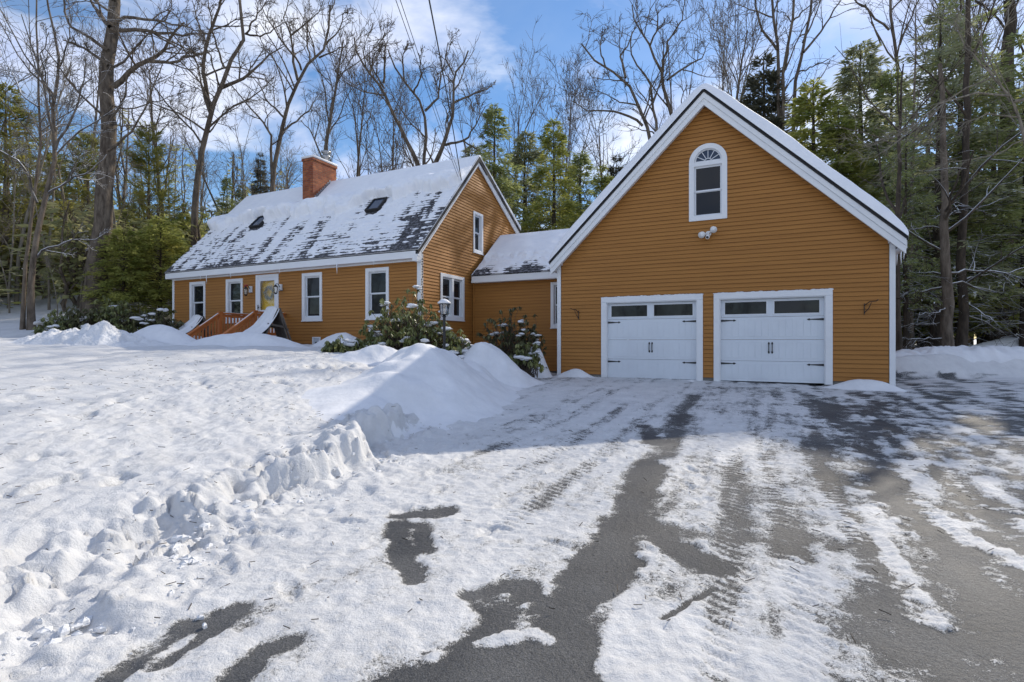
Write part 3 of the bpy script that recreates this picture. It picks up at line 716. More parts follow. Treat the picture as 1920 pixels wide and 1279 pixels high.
# chimney
CU0, CU1, CN0, CN1, CZ = -16.56, -15.99, 15.10, 16.34, 7.30
mb = MB(); mb.box(CU0, CU1, CN0, CN1, 5.0, CZ - .1); mb.box(CU0 - .03, CU1 + .03, CN0 - .03, CN1 + .03, CZ - .0999, CZ); ch = mb.build('chimney', M['brick'], house)
mb = MB(); mb.box(CU0 - .05, CU1 + .05, CN0 - .05, CN1 + .05, CZ + .001, CZ + .10); o = mb.build('snow_cap', M['snow'], ch, True, .04); 
mb = MB(); c = ((CU0 + CU1) / 2 + .05, CN1 - .33, CZ + .05)
mb.lathe([(.11, 0), (.11, .22), (.17, .25), (.17, .31), (.10, .33), (.10, .42), (.19, .44), (.19, .50), (.05, .53)], c, 14); mb.build('flue', M['metal'], ch, True)
mb = MB()
for i in range(9):
    n_ = CN0 + .08 + i * .095; z_ = EZ + (n_ - EV) * SL + .02
    mb.box(CU1 + .001, CU1 + .012, n_, n_ + .094, z_ - .1, z_ + .16)
mb.build('flashing', M['metal'], ch)
# front door
mb = MB(); frame4(mb, front, DL, DR, DB, DT, .10, -.02, .036, wb=.05); fr = mb.build('door', M['white'], house, bevel=.004)
fr['label'] = 'yellow front door behind a white glazed storm door'
mb = MB(); frame4(mb, front, DL + .1, DR - .1, DB + .05, DT - .1, .11, -.02, .022, wt=.12, wb=.2); pbox(mb, front, DL + .21, DR - .21, -.018, .02, DB + .82, DB + .90); mb.build('storm_door', M['sash'], fr, bevel=.004)
mb = MB(); pbox(mb, front, DL + .21, DR - .21, .001, .005, DB + .25, DT - .22); mb.build('pane', M['clear'], fr)
mb = MB(); pbox(mb, front, DL + .1, DR - .1, -.16, -.12, DB + .05, DT - .1)
for a, b, c, e in ((.2, .44, .25, .8), (.5, .74, .25, .8), (.2, .44, .95, 1.75), (.5, .74, .95, 1.75)): pbox(mb, front, DL + .1 + a, DL + .1 + b, -.121, -.108, DB + c, DB + e)
mb.build('door_leaf', M['yellow'], fr, bevel=.004)
mb = MB(); mb.bar(front(DL + .155, .06, DB + .92), front(DL + .155, .06, DB + 1.08), .025, .02); mb.bar(front(DL + .155, .02, DB + 1.0), front(DL + .155, .07, DB + 1.0), .03, .03); mb.build('handle', M['black'], fr)
mb = MB(); pbox(mb, front, DL - .05, DR + .05, -.1, .06, DB - .06, DB - .002); mb.build('sill', M['white'], fr)

MB = _MB
def hw(u, n, z):
    x, y = un(u, n); return (x, y, z)
# wreath inside the storm door
class LMB(_MB): pass
def local_thing(name, u, n, z, label, cat, group=None):
    o = empty(name, hw(u, n, z), -A); tag(o, label, cat, group); return o
wr = local_thing('wreath', (DL + DR) / 2 + .02, NF + .06, 1.72, 'round dried wreath hanging on the yellow front door', 'wreath')
mb = MB(); rng = random.Random(5)
for i in range(260):
    t = rng.uniform(0, 6.283); r = rng.gauss(.19, .03); t2 = t + rng.uniform(.2, .5); r2 = r + rng.uniform(-.03, .07)
    mb.tube([(r * math.cos(t), rng.uniform(-.05, .02), r * math.sin(t)), (r2 * math.cos(t2), rng.uniform(-.06, .0), r2 * math.sin(t2))], [.009, .004], 4)
mb.build('twig_ring', M['wreath'], wr)
# wall lanterns
for u_, lab, sgn in ((DL - .24, 'black scroll wall lantern with red bow left of the front door', -1), (DR + .12, 'black scroll wall lantern right of the front door', 1)):
    t = local_thing('wall_lantern', u_, NF - .02, 1.86, lab, 'wall light')
    mb = MB(); mb.box(-.07, .07, -.05, .0, -.1, .12); mb.build('mount_block', M['white'], t, bevel=.004)
    mb = MB(); mb.tube([(0, -.05, .02), (0, -.12, .12), (0, -.2, .12), (0, -.22, .07)], .012, 6)
    mb.lathe([(.02, .07), (.075, .0), (.085, -.01), (.07, -.012)], (0, -.22, .02), 6); mb.lathe([(.06, 0), (.045, -.03), (.01, -.05)], (0, -.22, -.19), 6)
    for k in range(6):
        a = k * math.pi / 3; mb.bar((.068 * math.cos(a), -.22 + .068 * math.sin(a), .01), (.055 * math.cos(a), -.22 + .055 * math.sin(a), -.19), .01, .01)
    pts = [(sgn * (.03 + .16 * f) * 1.0, -.10, -.05 - .16 * f + .10 * f * f) for f in [i / 8 for i in range(9)]]
    mb.tube(pts, .009, 5); mb.tube([(sgn * .19, -.1, -.11), (sgn * .23, -.1, -.07), (sgn * .21, -.1, -.03)], .008, 5)
    mb.build('bracket', M['black'], t)
    mb = MB(); mb.lathe([(.060, -.005), (.048, -.185)], (0, -.22, .01), 6); mb.build('glass', M['lantern_glass'], t)
    if sgn < 0:
        mb = MB(); mb.ball((-.05, -.20, .12), (.06, .03, .045)); mb.ball((.04, -.21, .13), (.05, .03, .04)); mb.build('bow', mat('red_ribbon', (.25, .03, .02), .6), t, True)
# vent box
t = local_thing('vent_box', -13.25, NF - .02, .02, 'small white vent box low on the front wall', 'vent')
mb = MB(); frame4(mb, lambda s, d, z: (s, -d, z), -.17, .17, -.22, .14, .035, 0, .05); mb.build('frame', M['white'], t, bevel=.003)
mb = MB(); mb.box(-.135, .135, -.022, .0, -.185, .105); mb.build('cover', M['vent_grey'], t)
mb = MB(); mb.tube([(0.0, -.02, -.06), (0, -.05, -.06)], .045, 10); mb.build('port', M['black'], t)
# string of dark lights by the corner
mb = MB(); prev = None; rng = random.Random(9)
path = [(UH + .06, NF - .01 + .02, z) for z in np.arange(-.1, 2.45, .075)] + [(UH + .125, EV + f * (RN - EV), EZ - .20 + f * (RZ - EZ)) for f in np.arange(.04, .80, .02)]
o3 = hw(UH, NF, 0)
for p in path:
    q = (p[0] - UH + rng.uniform(-.012, .012), p[1] - NF + rng.uniform(-.012, .012), p[2])
    if prev: mb.tube([prev, q], .006 if q[2] > 2.4 else .009, 4)
    if q[2] < 2.45: mb.ball(q, .022, 0, 6, 4)
    prev = q
o = mb.build('string_lights', M['black']); o.location = o3; o.rotation_euler = (0, 0, -A)
tag(o, 'dark unlit string of lights running up the gable corner of the house', 'string lights')

# ------------------------------------------------------------------ breezeway
BF, BU0, BU1 = 15.76, -9.10, -5.36
BEV, BEZ, BRN, BRZ = 15.48, 2.27, 17.65, 3.96
bz = empty('breezeway', (*un(BU0, BF), 0), -A)
tag(bz, 'low ochre clapboard breezeway with snowy roof linking house and garage', 'building')
class BMB(_MB):
    org = (BU0, BF, 0)
    build = HMB.build
MB = BMB
bfront = lambda s, d, z: (s, BF - d, z)
h = window(bz, bfront, -6.18, -5.50, .46, 1.93, cas=.09, label='narrow window of the breezeway half behind the garage')
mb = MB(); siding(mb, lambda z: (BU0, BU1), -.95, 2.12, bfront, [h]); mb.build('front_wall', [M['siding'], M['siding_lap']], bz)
mb = MB(); mb.box(BU0, BU1, BF + .03, 19.5, -1.6, -.9); mb.build('foundation', M['concrete'], bz)
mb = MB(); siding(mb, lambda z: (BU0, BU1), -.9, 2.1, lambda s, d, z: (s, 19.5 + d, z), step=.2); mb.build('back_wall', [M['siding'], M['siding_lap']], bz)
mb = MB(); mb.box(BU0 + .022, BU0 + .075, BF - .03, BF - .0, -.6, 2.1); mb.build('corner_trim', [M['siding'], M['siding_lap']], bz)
BS = math.atan((BRZ - BEZ) / (BRN - BEV)); BLEN = math.hypot(BRZ - BEZ, BRN - BEV)
mb = MB(); mb.prism([(BEV, BEZ - .005), (BRN, BRZ - .005), (19.8, BEZ - .005), (19.8, BEZ - .12), (BRN, BRZ - .15), (BEV, BEZ - .12)], BU0 + .13, BU1, 0); br = mb.build('roof', M['edge'], bz)
bp_ = lambda s, d, q: (s, BEV - .02 + q * math.cos(BS) - d * math.sin(BS), BEZ + q * math.sin(BS) + d * math.cos(BS))
mb = MB(); roof_courses(mb, bp_, BU0 + .125, BU1, 0, BLEN); mb.build('shingles', M['shingle'], br)
mb = MB(); mb.box(BU0 + .11, BU1 - .0, BEV - .005, BEV + .022, 2.02, 2.24); mb.box(BU0 + .11, BU1, BEV + .023, BF - .03, 2.022, 2.045); mb.box(BU0 + .11, BU1 - .01, BEV - .022, BEV - .0055, 2.02, 2.10); mb.build('eave_fascia', M['white'], bz, bevel=.003)
def bz_snow():
    s = np.arange(BU0 + .12, BU1 + .02, .027); q = np.arange(0, BLEN + .02, .03)
    S_, Q_ = np.meshgrid(s, q); course = (Q_ / .14) % 1
    st = fbm(S_ * 1.8, Q_ * .9, 401, 4) - .5; fine = fbm(S_ * 6, Q_ * 9, 402, 4) - .5
    low = -.012 + st * .12 + fine * .075 + .03 * (course - .5) + .075 * ss(.15, 1.5, Q_)
    low = np.clip(low, -.03, .09); low = np.where(low > 0, .014 + low, low)
    T = low * (1 - ss(1.1, 1.6, Q_)) + ss(1.0, 1.7, Q_) * (.10 + .05 * (fbm(S_ * 1.2, Q_ * 1.2, 403, 3) - .5))
    T[0, :] = -.02; T[:, 0] = .02; T[-1, :] = .09
    put = lambda s_, d, q_: (s_ - BU0, BEV - .02 + q_ * math.cos(BS) - d * math.sin(BS) - BF, BEZ + q_ * math.sin(BS) + d * math.cos(BS))
    snow_sheet('snow_cover', br, put, S_, Q_, T)
bz_snow()
mb = MB(); mb.prism([(BRN - .05, BRZ + .10), (BRN + .2, BRZ + .0), (19.82, BEZ + .1), (19.82, BEZ + .005), (BRN, BRZ + .0)], BU0 + .13, BU1, 0); mb.build('snow_cover', M['snow_roof'], br, bevel=.02)

# ------------------------------------------------------------------ garage
GU0, GU1, GF, GB = -5.42, 2.70, 14.40, 23.0
GM, GRZ, GHW, GEZ = -1.345, 6.47, 4.235, 2.33       # ridge u, ridge z, half width to the eave, eave z
GN0 = 14.08
ga = empty('garage', (*un(GU0, GF), -1.05), -A)
tag(ga, 'large ochre clapboard garage with two white doors and an arched window under the gable', 'garage')
class GMB(_MB):
    org = (GU0, GF, -1.05)
    build = HMB.build
MB = GMB
GS = (GRZ - GEZ) / GHW
gf = lambda s, d, z: (s, GF - d, z)
def garspan(z):
    k = GHW - .185
    if z < GRZ - .20 - k * GS + .02: return (GU0 + .10, GU1 - .10)
    w = min((GRZ - .20 - z) / GS, 4.06)
    return (max(GM - w, GU0 + .02), min(GM + w, GU1 - .02))
D1, D2, DZ0, DZ1 = (-3.965, -1.539), (-.985, 1.359), -1.02, 1.10
AL, AR, AZ0, AZ1 = -1.738, -.807, 3.166, 5.157; ACX, ARAD = (AL + AR) / 2, (AR - AL) / 2; ASP = AZ1 - ARAD
ghole = [(D1[0] - .02, D1[1] + .02, DZ0 - .1, DZ1 + .02), (D2[0] - .02, D2[1] + .02, DZ0 - .1, DZ1 + .02), (AL + .04, AR - .04, AZ0 + .04, ASP + .04)]
for i in range(5):
    za, zb = ASP + .04 + i * .07, ASP + .04 + (i + 1) * .07; w = math.sqrt(max(0, (ARAD - .05) ** 2 - (zb - ASP) ** 2))
    ghole.append((ACX - w, ACX + w, za, zb))
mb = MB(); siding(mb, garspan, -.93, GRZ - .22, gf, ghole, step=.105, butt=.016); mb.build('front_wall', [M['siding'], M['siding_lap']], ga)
for nm, pt in (('left_wall', lambda s, d, z: (GU0 - d, s, z)), ('right_wall', lambda s, d, z: (GU1 + d, s, z))):
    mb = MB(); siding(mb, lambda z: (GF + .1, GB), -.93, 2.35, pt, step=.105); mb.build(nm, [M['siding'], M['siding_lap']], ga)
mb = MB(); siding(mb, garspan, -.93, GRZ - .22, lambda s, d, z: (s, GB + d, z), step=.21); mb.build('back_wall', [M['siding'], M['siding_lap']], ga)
mb = MB()
for a, b in ((GU0 + .02, D1[0] - .03), (D1[1] + .03, D2[0] - .03), (D2[1] + .03, GU1 - .02)): mb.box(a, b, GF + .012, GF + .2, -1.6, -.92)
mb.box(GU0 + .02, GU0 + .2, GF + .2, GB, -1.6, -.92); mb.box(GU1 - .2, GU1 - .02, GF + .2, GB, -1.6, -.92)
mb.build('foundation', M['concrete'], ga)
for a, b, sx0, sx1 in ((GU0 - .024, GU0 + .09, GU0 - .024, GU0), (GU1 - .09, GU1 + .024, GU1, GU1 + .024)):
    mb = MB(); mb.box(a, b, GF - .026, GF, -1.05, 2.24); mb.box(sx0, sx1, GF, GF + .1, -1.05, 2.24); mb.build('corner_board', M['white'], ga, bevel=.003)
# roof
mb = MB()
for sg in (-1, 1):
    mb.prism([(GM, GRZ - .005), (GM + sg * GHW, GEZ - .005), (GM + sg * GHW, GEZ - .075), (GM, GRZ - .075)], GN0, GB + .3, 1)
gr = mb.build('roof', M['edge'], ga)
for sg, lb in ((-1, 'left sloping white rake board'), (1, 'right sloping white rake board')):
    e = GM + sg * (GHW - .02); mb = MB()
    mb.prism([(GM, GRZ - .076), (e, GRZ - .076 - (GHW - .02) * GS), (e, GRZ - .23 - (GHW - .02) * GS), (GM, GRZ - .23)], GN0 + .02, GN0 + .05, 1)
    mb.prism([(GM, GRZ - .23), (e, GRZ - .23 - (GHW - .02) * GS), (e, GRZ - .40 - (GHW - .02) * GS), (GM, GRZ - .40)], GN0 + .045, GN0 + .075, 1)
    mb.prism([(GM, GRZ - .30), (e, GRZ - .30 - (GHW - .02) * GS), (e, GRZ - .33 - (GHW - .02) * GS), (GM, GRZ - .33)], GN0 + .075, GF - .01, 1)
    o = mb.build('rake_board', M['white'], ga, bevel=.003); o['label'] = lb
    x0, x1 = sorted((GM + sg * (GHW - .02), GM + sg * 3.93)); mb = MB(); mb.prism([(x0, 1.98 + .26), (x1, 1.98 + .26), (x1, 2.34) if sg < 0 else (x1, 2.24), (x0, 2.24) if sg < 0 else (x0, 2.36)], GN0 + .08, GF - .002, 1)
    o = mb.build('eave_return', M['white'], ga, bevel=.003)
    xa, xb = sorted((GM + sg * GHW, GM + sg * (GHW - .03))); mb = MB(); mb.box(xa, xb, GN0 + .06, GB + .25, GEZ - .26, GEZ - .08)
    xa, xb = sorted((GM + sg * (GHW - .031), GM + sg * 4.07)); mb.box(xa, xb, GN0 + .09, GB + .2, GEZ - .258, GEZ - .235); mb.build('eave_fascia', M['white'], ga)
def gar_snow():
    s = np.concatenate([np.linspace(-1, -.9, 14), np.linspace(-.88, .88, 120), np.linspace(.9, 1, 14)]); n = np.concatenate([np.linspace(GN0 - .03, GN0 + .3, 16), np.linspace(GN0 + .36, GB + .3, 90)])
    S_, N_ = np.meshgrid(s, n)
    u = GM + S_ * (GHW + .02); z = GRZ - np.abs(S_) * (GHW + .02) * GS
    t = .265 * np.power(np.clip(1 - np.abs(S_) ** 14, 0, 1), .5) * (1 - .12 * np.exp(-(S_ / .06) ** 2)) * np.power(ss(GN0 - .035, GN0 + .16, N_), .55)
    t = t * (1 + .25 * (fbm(u * .8, N_ * .8, 501, 3) - .5) + .22 * (fbm(u * 2.2, N_ * 3, 502, 3) - .5)) - .004
    nx = np.sign(S_) * np.clip(np.abs(S_) / .05, 0, 1) * .70; nz = np.sqrt(1 - nx ** 2)
    put = lambda a, b, c: (u + nx * t - GU0, N_ - GF, z + nz * t * 1.05 + 1.05)
    snow_sheet('snow_cover', gr, put, S_, N_, t)
gar_snow()
# doors
for (a, b), lab in ((D1, 'left white garage door with two windows'), (D2, 'right white garage door with two windows')):
    mb = MB(); w = .145
    pbox(mb, gf, a - w, a, -.03, .045, DZ0, DZ1); pbox(mb, gf, b, b + w, -.03, .045, DZ0, DZ1); pbox(mb, gf, a - w, b + w, -.03, .047, DZ1 + .001, DZ1 + .145)
    for x0, x1 in ((a, a + .02), (b - .02, b)): pbox(mb, gf, x0, x1, -.12, .03, DZ0, DZ1 - .02)
    pbox(mb, gf, a, b, -.12, .03, DZ1 - .02, DZ1 - .0)
    o = mb.build('door_casing', M['white'], ga, bevel=.005)
    o['label'] = lab.replace('white garage door with two windows', 'door surround with snow crust on top')
    mb = MB()
    for k in range(30):
        x = a - w + (b - a + 2 * w) * (k + .5) / 30; hh = .012 + .02 * random.random()
        if random.random() < .9: mb.ball(gf(x, .015, DZ1 + .146), (.07, .035, hh), 0, 8, 5)
    mb.build('snow_crust', M['snow'], o, True)
    W = b - a; sec = [DZ0 + .02, -.48, .06, .63, DZ1 - .02]
    mb = MB(); wins = []
    wz0, wz1 = .70, 1.015
    for k in range(4):
        z0, z1 = sec[k], sec[k + 1] - .006
        if k < 3:
            pbox(mb, gf, a + .02, b - .02, -.115, -.085, z0, z1)
            for c in range(4):                         # shallow vertical board panels
                x0 = a + .02 + .10 + c * (W - .2) / 4 + .02; x1 = a + .02 + .10 + (c + 1) * (W - .2) / 4 - .06
                for q in range(3):
                    pbox(mb, gf, x0 + (x1 - x0) * q / 3, x0 + (x1 - x0) * (q + 1) / 3 - .008, -.0851, -.079, z0 + .07, z1 - .07)
        else:
            x = [a + .02, a + .115, a + W * .462, a + W * .535, b - .115, b - .02]
            pbox(mb, gf, x[0], x[1], -.115, -.085, z0, z1); pbox(mb, gf, x[2], x[3], -.115, -.085, z0, z1); pbox(mb, gf, x[4], x[5], -.115, -.085, z0, z1)
            for x0, x1 in ((x[1], x[2]), (x[3], x[4])):
                pbox(mb, gf, x0, x1, -.115, -.0852, z0, wz0); pbox(mb, gf, x0, x1, -.115, -.0852, wz1, z1); wins.append((x0, x1))
    d = mb.build('garage_door', M['door_white'], ga, bevel=.004); d['label'] = lab
    for x0, x1 in wins:
        mb = MB(); frame4(mb, gf, x0 - .03, x1 + .03, wz0 - .03, wz1 + .03, .035, -.09, -.074); mb.build('window_frame', M['sash'], d, bevel=.003)
        mb = MB(); pbox(mb, gf, x0, x1, -.108, -.100, wz0, wz1); mb.build('pane', M['pane'], d)
    for zz in (.545, -.555):
        for x0, sg in ((a + .025, 1), (b - .025, -1)):
            mb = MB(); L = .36; zc = zz
            vs = []
            prof2 = [(0, .026), (L * .8, .010), (L * .8, .022), (L * .88, .024), (L, 0)]
            up = [(x0 + sg * p, zc + q) for p, q in prof2]; dn = [(x0 + sg * p, zc - q) for p, q in prof2[:-1]][::-1]
            poly = up + dn
            k = len(poly); mb.add([gf(p, -.078, q) for p, q in poly] + [gf(p, -.070, q) for p, q in poly], [tuple(range(k)), tuple(range(k, 2 * k))] + [(i, (i + 1) % k, k + (i + 1) % k, k + i) for i in range(k)])
            mb.build('strap_hinge', M['black'], d)
    for sg in (-1, 1):
        xc = (a + b) / 2 + sg * .038; mb = MB()
        mb.tube([gf(xc, -.078, -.26), gf(xc, -.045, -.23), gf(xc, -.045, -.07), gf(xc, -.078, -.04)], .011, 6)
        for zz in (-.26, -.04): mb.ball(gf(xc, -.075, zz), (.022, .008, .035), 0, 8, 5)
        mb.build('handle', M['black'], d)
# arched window
mb = MB(); cas = .125; seg = 20
def arc(rad, n=seg): return [(ACX + rad * math.cos(math.pi * i / n), ASP + rad * math.sin(math.pi * i / n)) for i in range(n + 1)]
o_, i_ = arc(ARAD), arc(ARAD - cas)
for k in range(seg):
    (x0, z0), (x1, z1), (x2, z2), (x3, z3) = o_[k], o_[k + 1], i_[k + 1], i_[k]
    vs = [gf(x, d, z) for d in (-.06, .036) for x, z in ((x0, z0), (x1, z1), (x2, z2), (x3, z3))]
    mb.add(vs, [(0, 1, 2, 3), (7, 6, 5, 4), (0, 4, 5, 1), (2, 6, 7, 3)])
pbox(mb, gf, AL, AL + cas, -.06, .036, AZ0 + cas, ASP); pbox(mb, gf, AR - cas, AR, -.06, .036, AZ0 + cas, ASP); pbox(mb, gf, AL, AR, -.06, .037, AZ0, AZ0 + cas)
pbox(mb, gf, AL + cas, AR - cas, -.06, .03, ASP - .10, ASP + .01)
aw = mb.build('arched_window', M['white'], ga)
a, b = AL + cas, AR - cas; zm = (AZ0 + cas + ASP - .1) / 2
for lo, hi, dd in ((AZ0 + cas, zm + .015, -.045), (zm - .015, ASP - .1, -.02)):
    mb = MB(); frame4(mb, gf, a, b, lo, hi, .045, dd - .02, dd); mb.build('sash', M['sash'], aw, bevel=.003)
    mb = MB(); pbox(mb, gf, a + .04, b - .04, dd - .017, dd - .012, lo + .04, hi - .04); mb.build('pane', M['pane'], aw)
mb = MB(); pts = [(ACX + (ARAD - cas - .0) * math.cos(math.pi * i / 16), ASP + .01 + (ARAD - cas) * math.sin(math.pi * i / 16)) for i in range(17)]
mb.add([gf(x, -.04, z) for x, z in pts], [tuple(range(17))]); mb.build('fanlight_pane', M['skylight'], aw)
mb = MB(); rr = ARAD - cas
for k in range(17 - 1):
    a0, a1 = math.pi * k / 16, math.pi * (k + 1) / 16
    mb.bar(gf(ACX + .085 * math.cos(a0), -.03, ASP + .01 + .085 * math.sin(a0)), gf(ACX + .085 * math.cos(a1), -.03, ASP + .01 + .085 * math.sin(a1)), .018, .02, up=(0, 1, 0))
    mb.bar(gf(ACX + (rr - .02) * math.cos(a0), -.03, ASP + .01 + (rr - .02) * math.sin(a0)), gf(ACX + (rr - .02) * math.cos(a1), -.03, ASP + .01 + (rr - .02) * math.sin(a1)), .035, .02, up=(0, 1, 0))
for k in range(1, 6):
    t = math.pi * k / 6; mb.bar(gf(ACX + .085 * math.cos(t), -.03, ASP + .01 + .085 * math.sin(t)), gf(ACX + (rr - .03) * math.cos(t), -.03, ASP + .01 + (rr - .03) * math.sin(t)), .016, .02, up=(0, 1, 0))
pbox(mb, gf, ACX - rr, ACX + rr, -.042, -.018, ASP + .008, ASP + .04)
mb.build('fanlight_bars', M['sash'], aw)
MB = _MB
# security light
t = local_thing('security_light', -1.256, GF - .03, 2.80, 'white twin floodlight with a small camera on the garage gable', 'floodlight')
mb = MB(); mb.lathe([(.07, 0), (.07, .04)], (0, 0, 0), 12); 
mb.v = [(p[0], -p[2], p[1] + .0) for p in mb.v]; mb.bar((0, -.03, 0), (0, -.10, -.03), .05, .05); mb.build('base', M['camera_white'], t)
for dx, dz, tx, tz in ((.10, .09, .14, -.10), (-.11, -.02, -.16, -.10)):
    mb = MB(); c = np.array((dx, -.09, dz)); mb.tube([(0, -.06, 0), tuple(c)], .02, 6)
    mb.tube([tuple(c + (0, .05, .02)), tuple(c + (tx * .15, -.03, 0)), tuple(c + (tx * .3, -.10, -.03))], [.045, .075, .085], 12); mb.ball(tuple(c + (0, .05, .02)), .046); mb.build('lamp_head', M['camera_white'], t, True)
mb = MB(); mb.ball((-.01, -.13, -.10), (.055, .06, .06)); mb.bar((0, -.08, -.02), (-.01, -.12, -.08), .03, .03); mb.build('camera_head', M['camera_white'], t, True)
mb = MB(); mb.tube([(-.01, -.17, -.115), (-.01, -.198, -.12)], .032, 10); mb.build('lens', M['black'], t)
# plant brackets
for u_, z_, lab, sg in ((-4.78, .80, 'small black plant bracket left of the garage doors', -1), (2.13, .79, 'small black plant bracket right of the garage doors', 1)):
    o = local_thing('plant_bracket', u_, GF - .016, z_, lab, 'bracket')
    mb = MB(); mb.bar((0, -.01, -.16), (0, -.01, .10), .03, .012)
    k = .19 if sg > 0 else .12
    mb.tube([(0, -.02, .05), (sg * k * .45, -.14, .13), (sg * k, -.25, .13), (sg * (k + .03), -.29, .16)], .010, 6)
    mb.tube([(0, -.02, -.12), (sg * k * .4, -.08, -.02), (sg * k * .6, -.16, .11)], .008, 6)
    mb.build('arm', M['black'], o)

# ------------------------------------------------------------------ icicles
def icicle(x, y, z, L, lab, grp):
    mb = MB(); r = .010 + .012 * L / .3; a, b = random.uniform(-.01, .01), random.uniform(-.01, .01)
    mb.tube([(0, 0, .01), (a * .4, 0, -L * .35), (a, b, -L * .7), (a, b, -L)], [r, r * .7, r * .4, .002], 7)
    o = mb.build('icicle', M['ice'], None, True); o.location = (x, y, z); tag(o, lab, 'icicle', grp)
random.seed(11)
for u_, L, lab in ((-18.9, .14, 'short icicle above the leftmost house window'), (-18.55, .30, 'longest icicle hanging from the house eave near its left end'), (-17.2, .16, 'icicle above the window left of the front door'), (-14.72, .14, 'icicle just right of the door under the house eave'), (-12.15, .30, 'long icicle on the house eave between the two right windows'), (-10.65, .12, 'short icicle above the rightmost house window')):
    x, y = un(u_, EV + .01); icicle(x, y, 2.45, L, lab, 'icicles under the house eave')
for i, (n_, L) in enumerate(((14.35, .22), (14.7, .30), (15.1, .26), (15.6, .34))):
    x, y = un(GM + GHW - .01, n_); icicle(x, y, GEZ - .26, L, 'icicle under the right eave of the garage', 'icicles under the garage eave')

# ------------------------------------------------------------------ porch steps
t = empty('porch_steps', (*un(-16.43, 11.5), -.1), -A); tag(t, 'red brown stained wooden porch and stair rails half buried in snow at the front door', 'porch')
class PMB(_MB):
    org = (-16.43, 11.5, -.1)
    build = HMB.build
MB = PMB
PL, PR, PN, FZ, TZ = -16.43, -14.72, 11.5, .16, .96
mb = MB(); 
for i in range(8): mb.box(PL - .05, PR + .05, PN + i * .148, PN + i * .148 + .14, FZ - .04, FZ)
mb.box(PL - .04, PR + .04, PN + .01, NF - .05, FZ - .25, FZ - .041); mb.build('deck', M['stain'], t)
mb = MB()
for k in range(3): mb.box(PL + .02, PR - .02, PN - .3 * (k + 1), PN - .3 * k - .01, FZ - .17 * (k + 1) - .04, FZ - .17 * (k + 1)); mb.box(PL + .03, PR - .03, PN - .3 * k - .03, PN - .3 * k - .011, FZ - .17 * (k + 1), FZ - .17 * k - .041)
mb.build('step', M['stain'], t)
for u_ in (PL, PR):
    mb = MB(); mb.box(u_ - .055, u_ + .055, PN - .06, PN + .05, -.7, TZ + .02); mb.box(u_ - .07, u_ + .07, PN - .075, PN + .065, TZ + .021, TZ + .055); mb.build('post', M['stain'], t, bevel=.006)
    zl = TZ - .78
    mb = MB(); mb.box(u_ - .05, u_ + .05, PN - 1.06, PN - .96, -.75, zl + .02); mb.build('post', M['stain'], t, bevel=.006)
    mb = MB(); mb.bar((u_, PN - .05, TZ - .02), (u_, PN - 1.16, zl), .13, .045); mb.bar((u_, PN - .05, TZ - .10), (u_, PN - 1.05, zl - .04), .035, .09); mb.bar((u_, PN - .05, FZ + .02), (u_, PN - 1.0, FZ - .62), .035, .09); mb.build('stair_rail', M['stain'], t, bevel=.004)
    mb = MB(); mb.bar((u_, PN + .05, TZ), (u_, NF - .04, TZ), .13, .045); mb.bar((u_, PN + .05, TZ - .08), (u_, NF - .04, TZ - .08), .035, .09); mb.bar((u_, PN + .05, FZ + .1), (u_, NF - .04, FZ + .1), .035, .09); mb.build('deck_rail', M['stain'], t, bevel=.004)
    for i in range(8):
        n_ = PN - .14 - i * .115; zt = TZ - .12 - (PN - n_) * .70; mb = MB(); mb.box(u_ - .02, u_ + .02, n_ - .02, n_ + .02, zt - .72, zt); mb.build('baluster', M['stain'], t)
    for i in range(8):
        n_ = PN + .15 + i * .125; mb = MB(); mb.box(u_ - .02, u_ + .02, n_ - .02, n_ + .02, FZ + .1, TZ - .08); mb.build('baluster', M['stain'], t)
    mb = MB(); mb.bar((u_, PN - .07, TZ + .005), (u_, PN - 1.1, zl + .05), .05, .012); mb.bar((u_, PN + .1, TZ + .035), (u_, NF - .1, TZ + .03), .06, .016); mb.build('rail_snow', M['snow'], t, True, .012)
MB = _MB
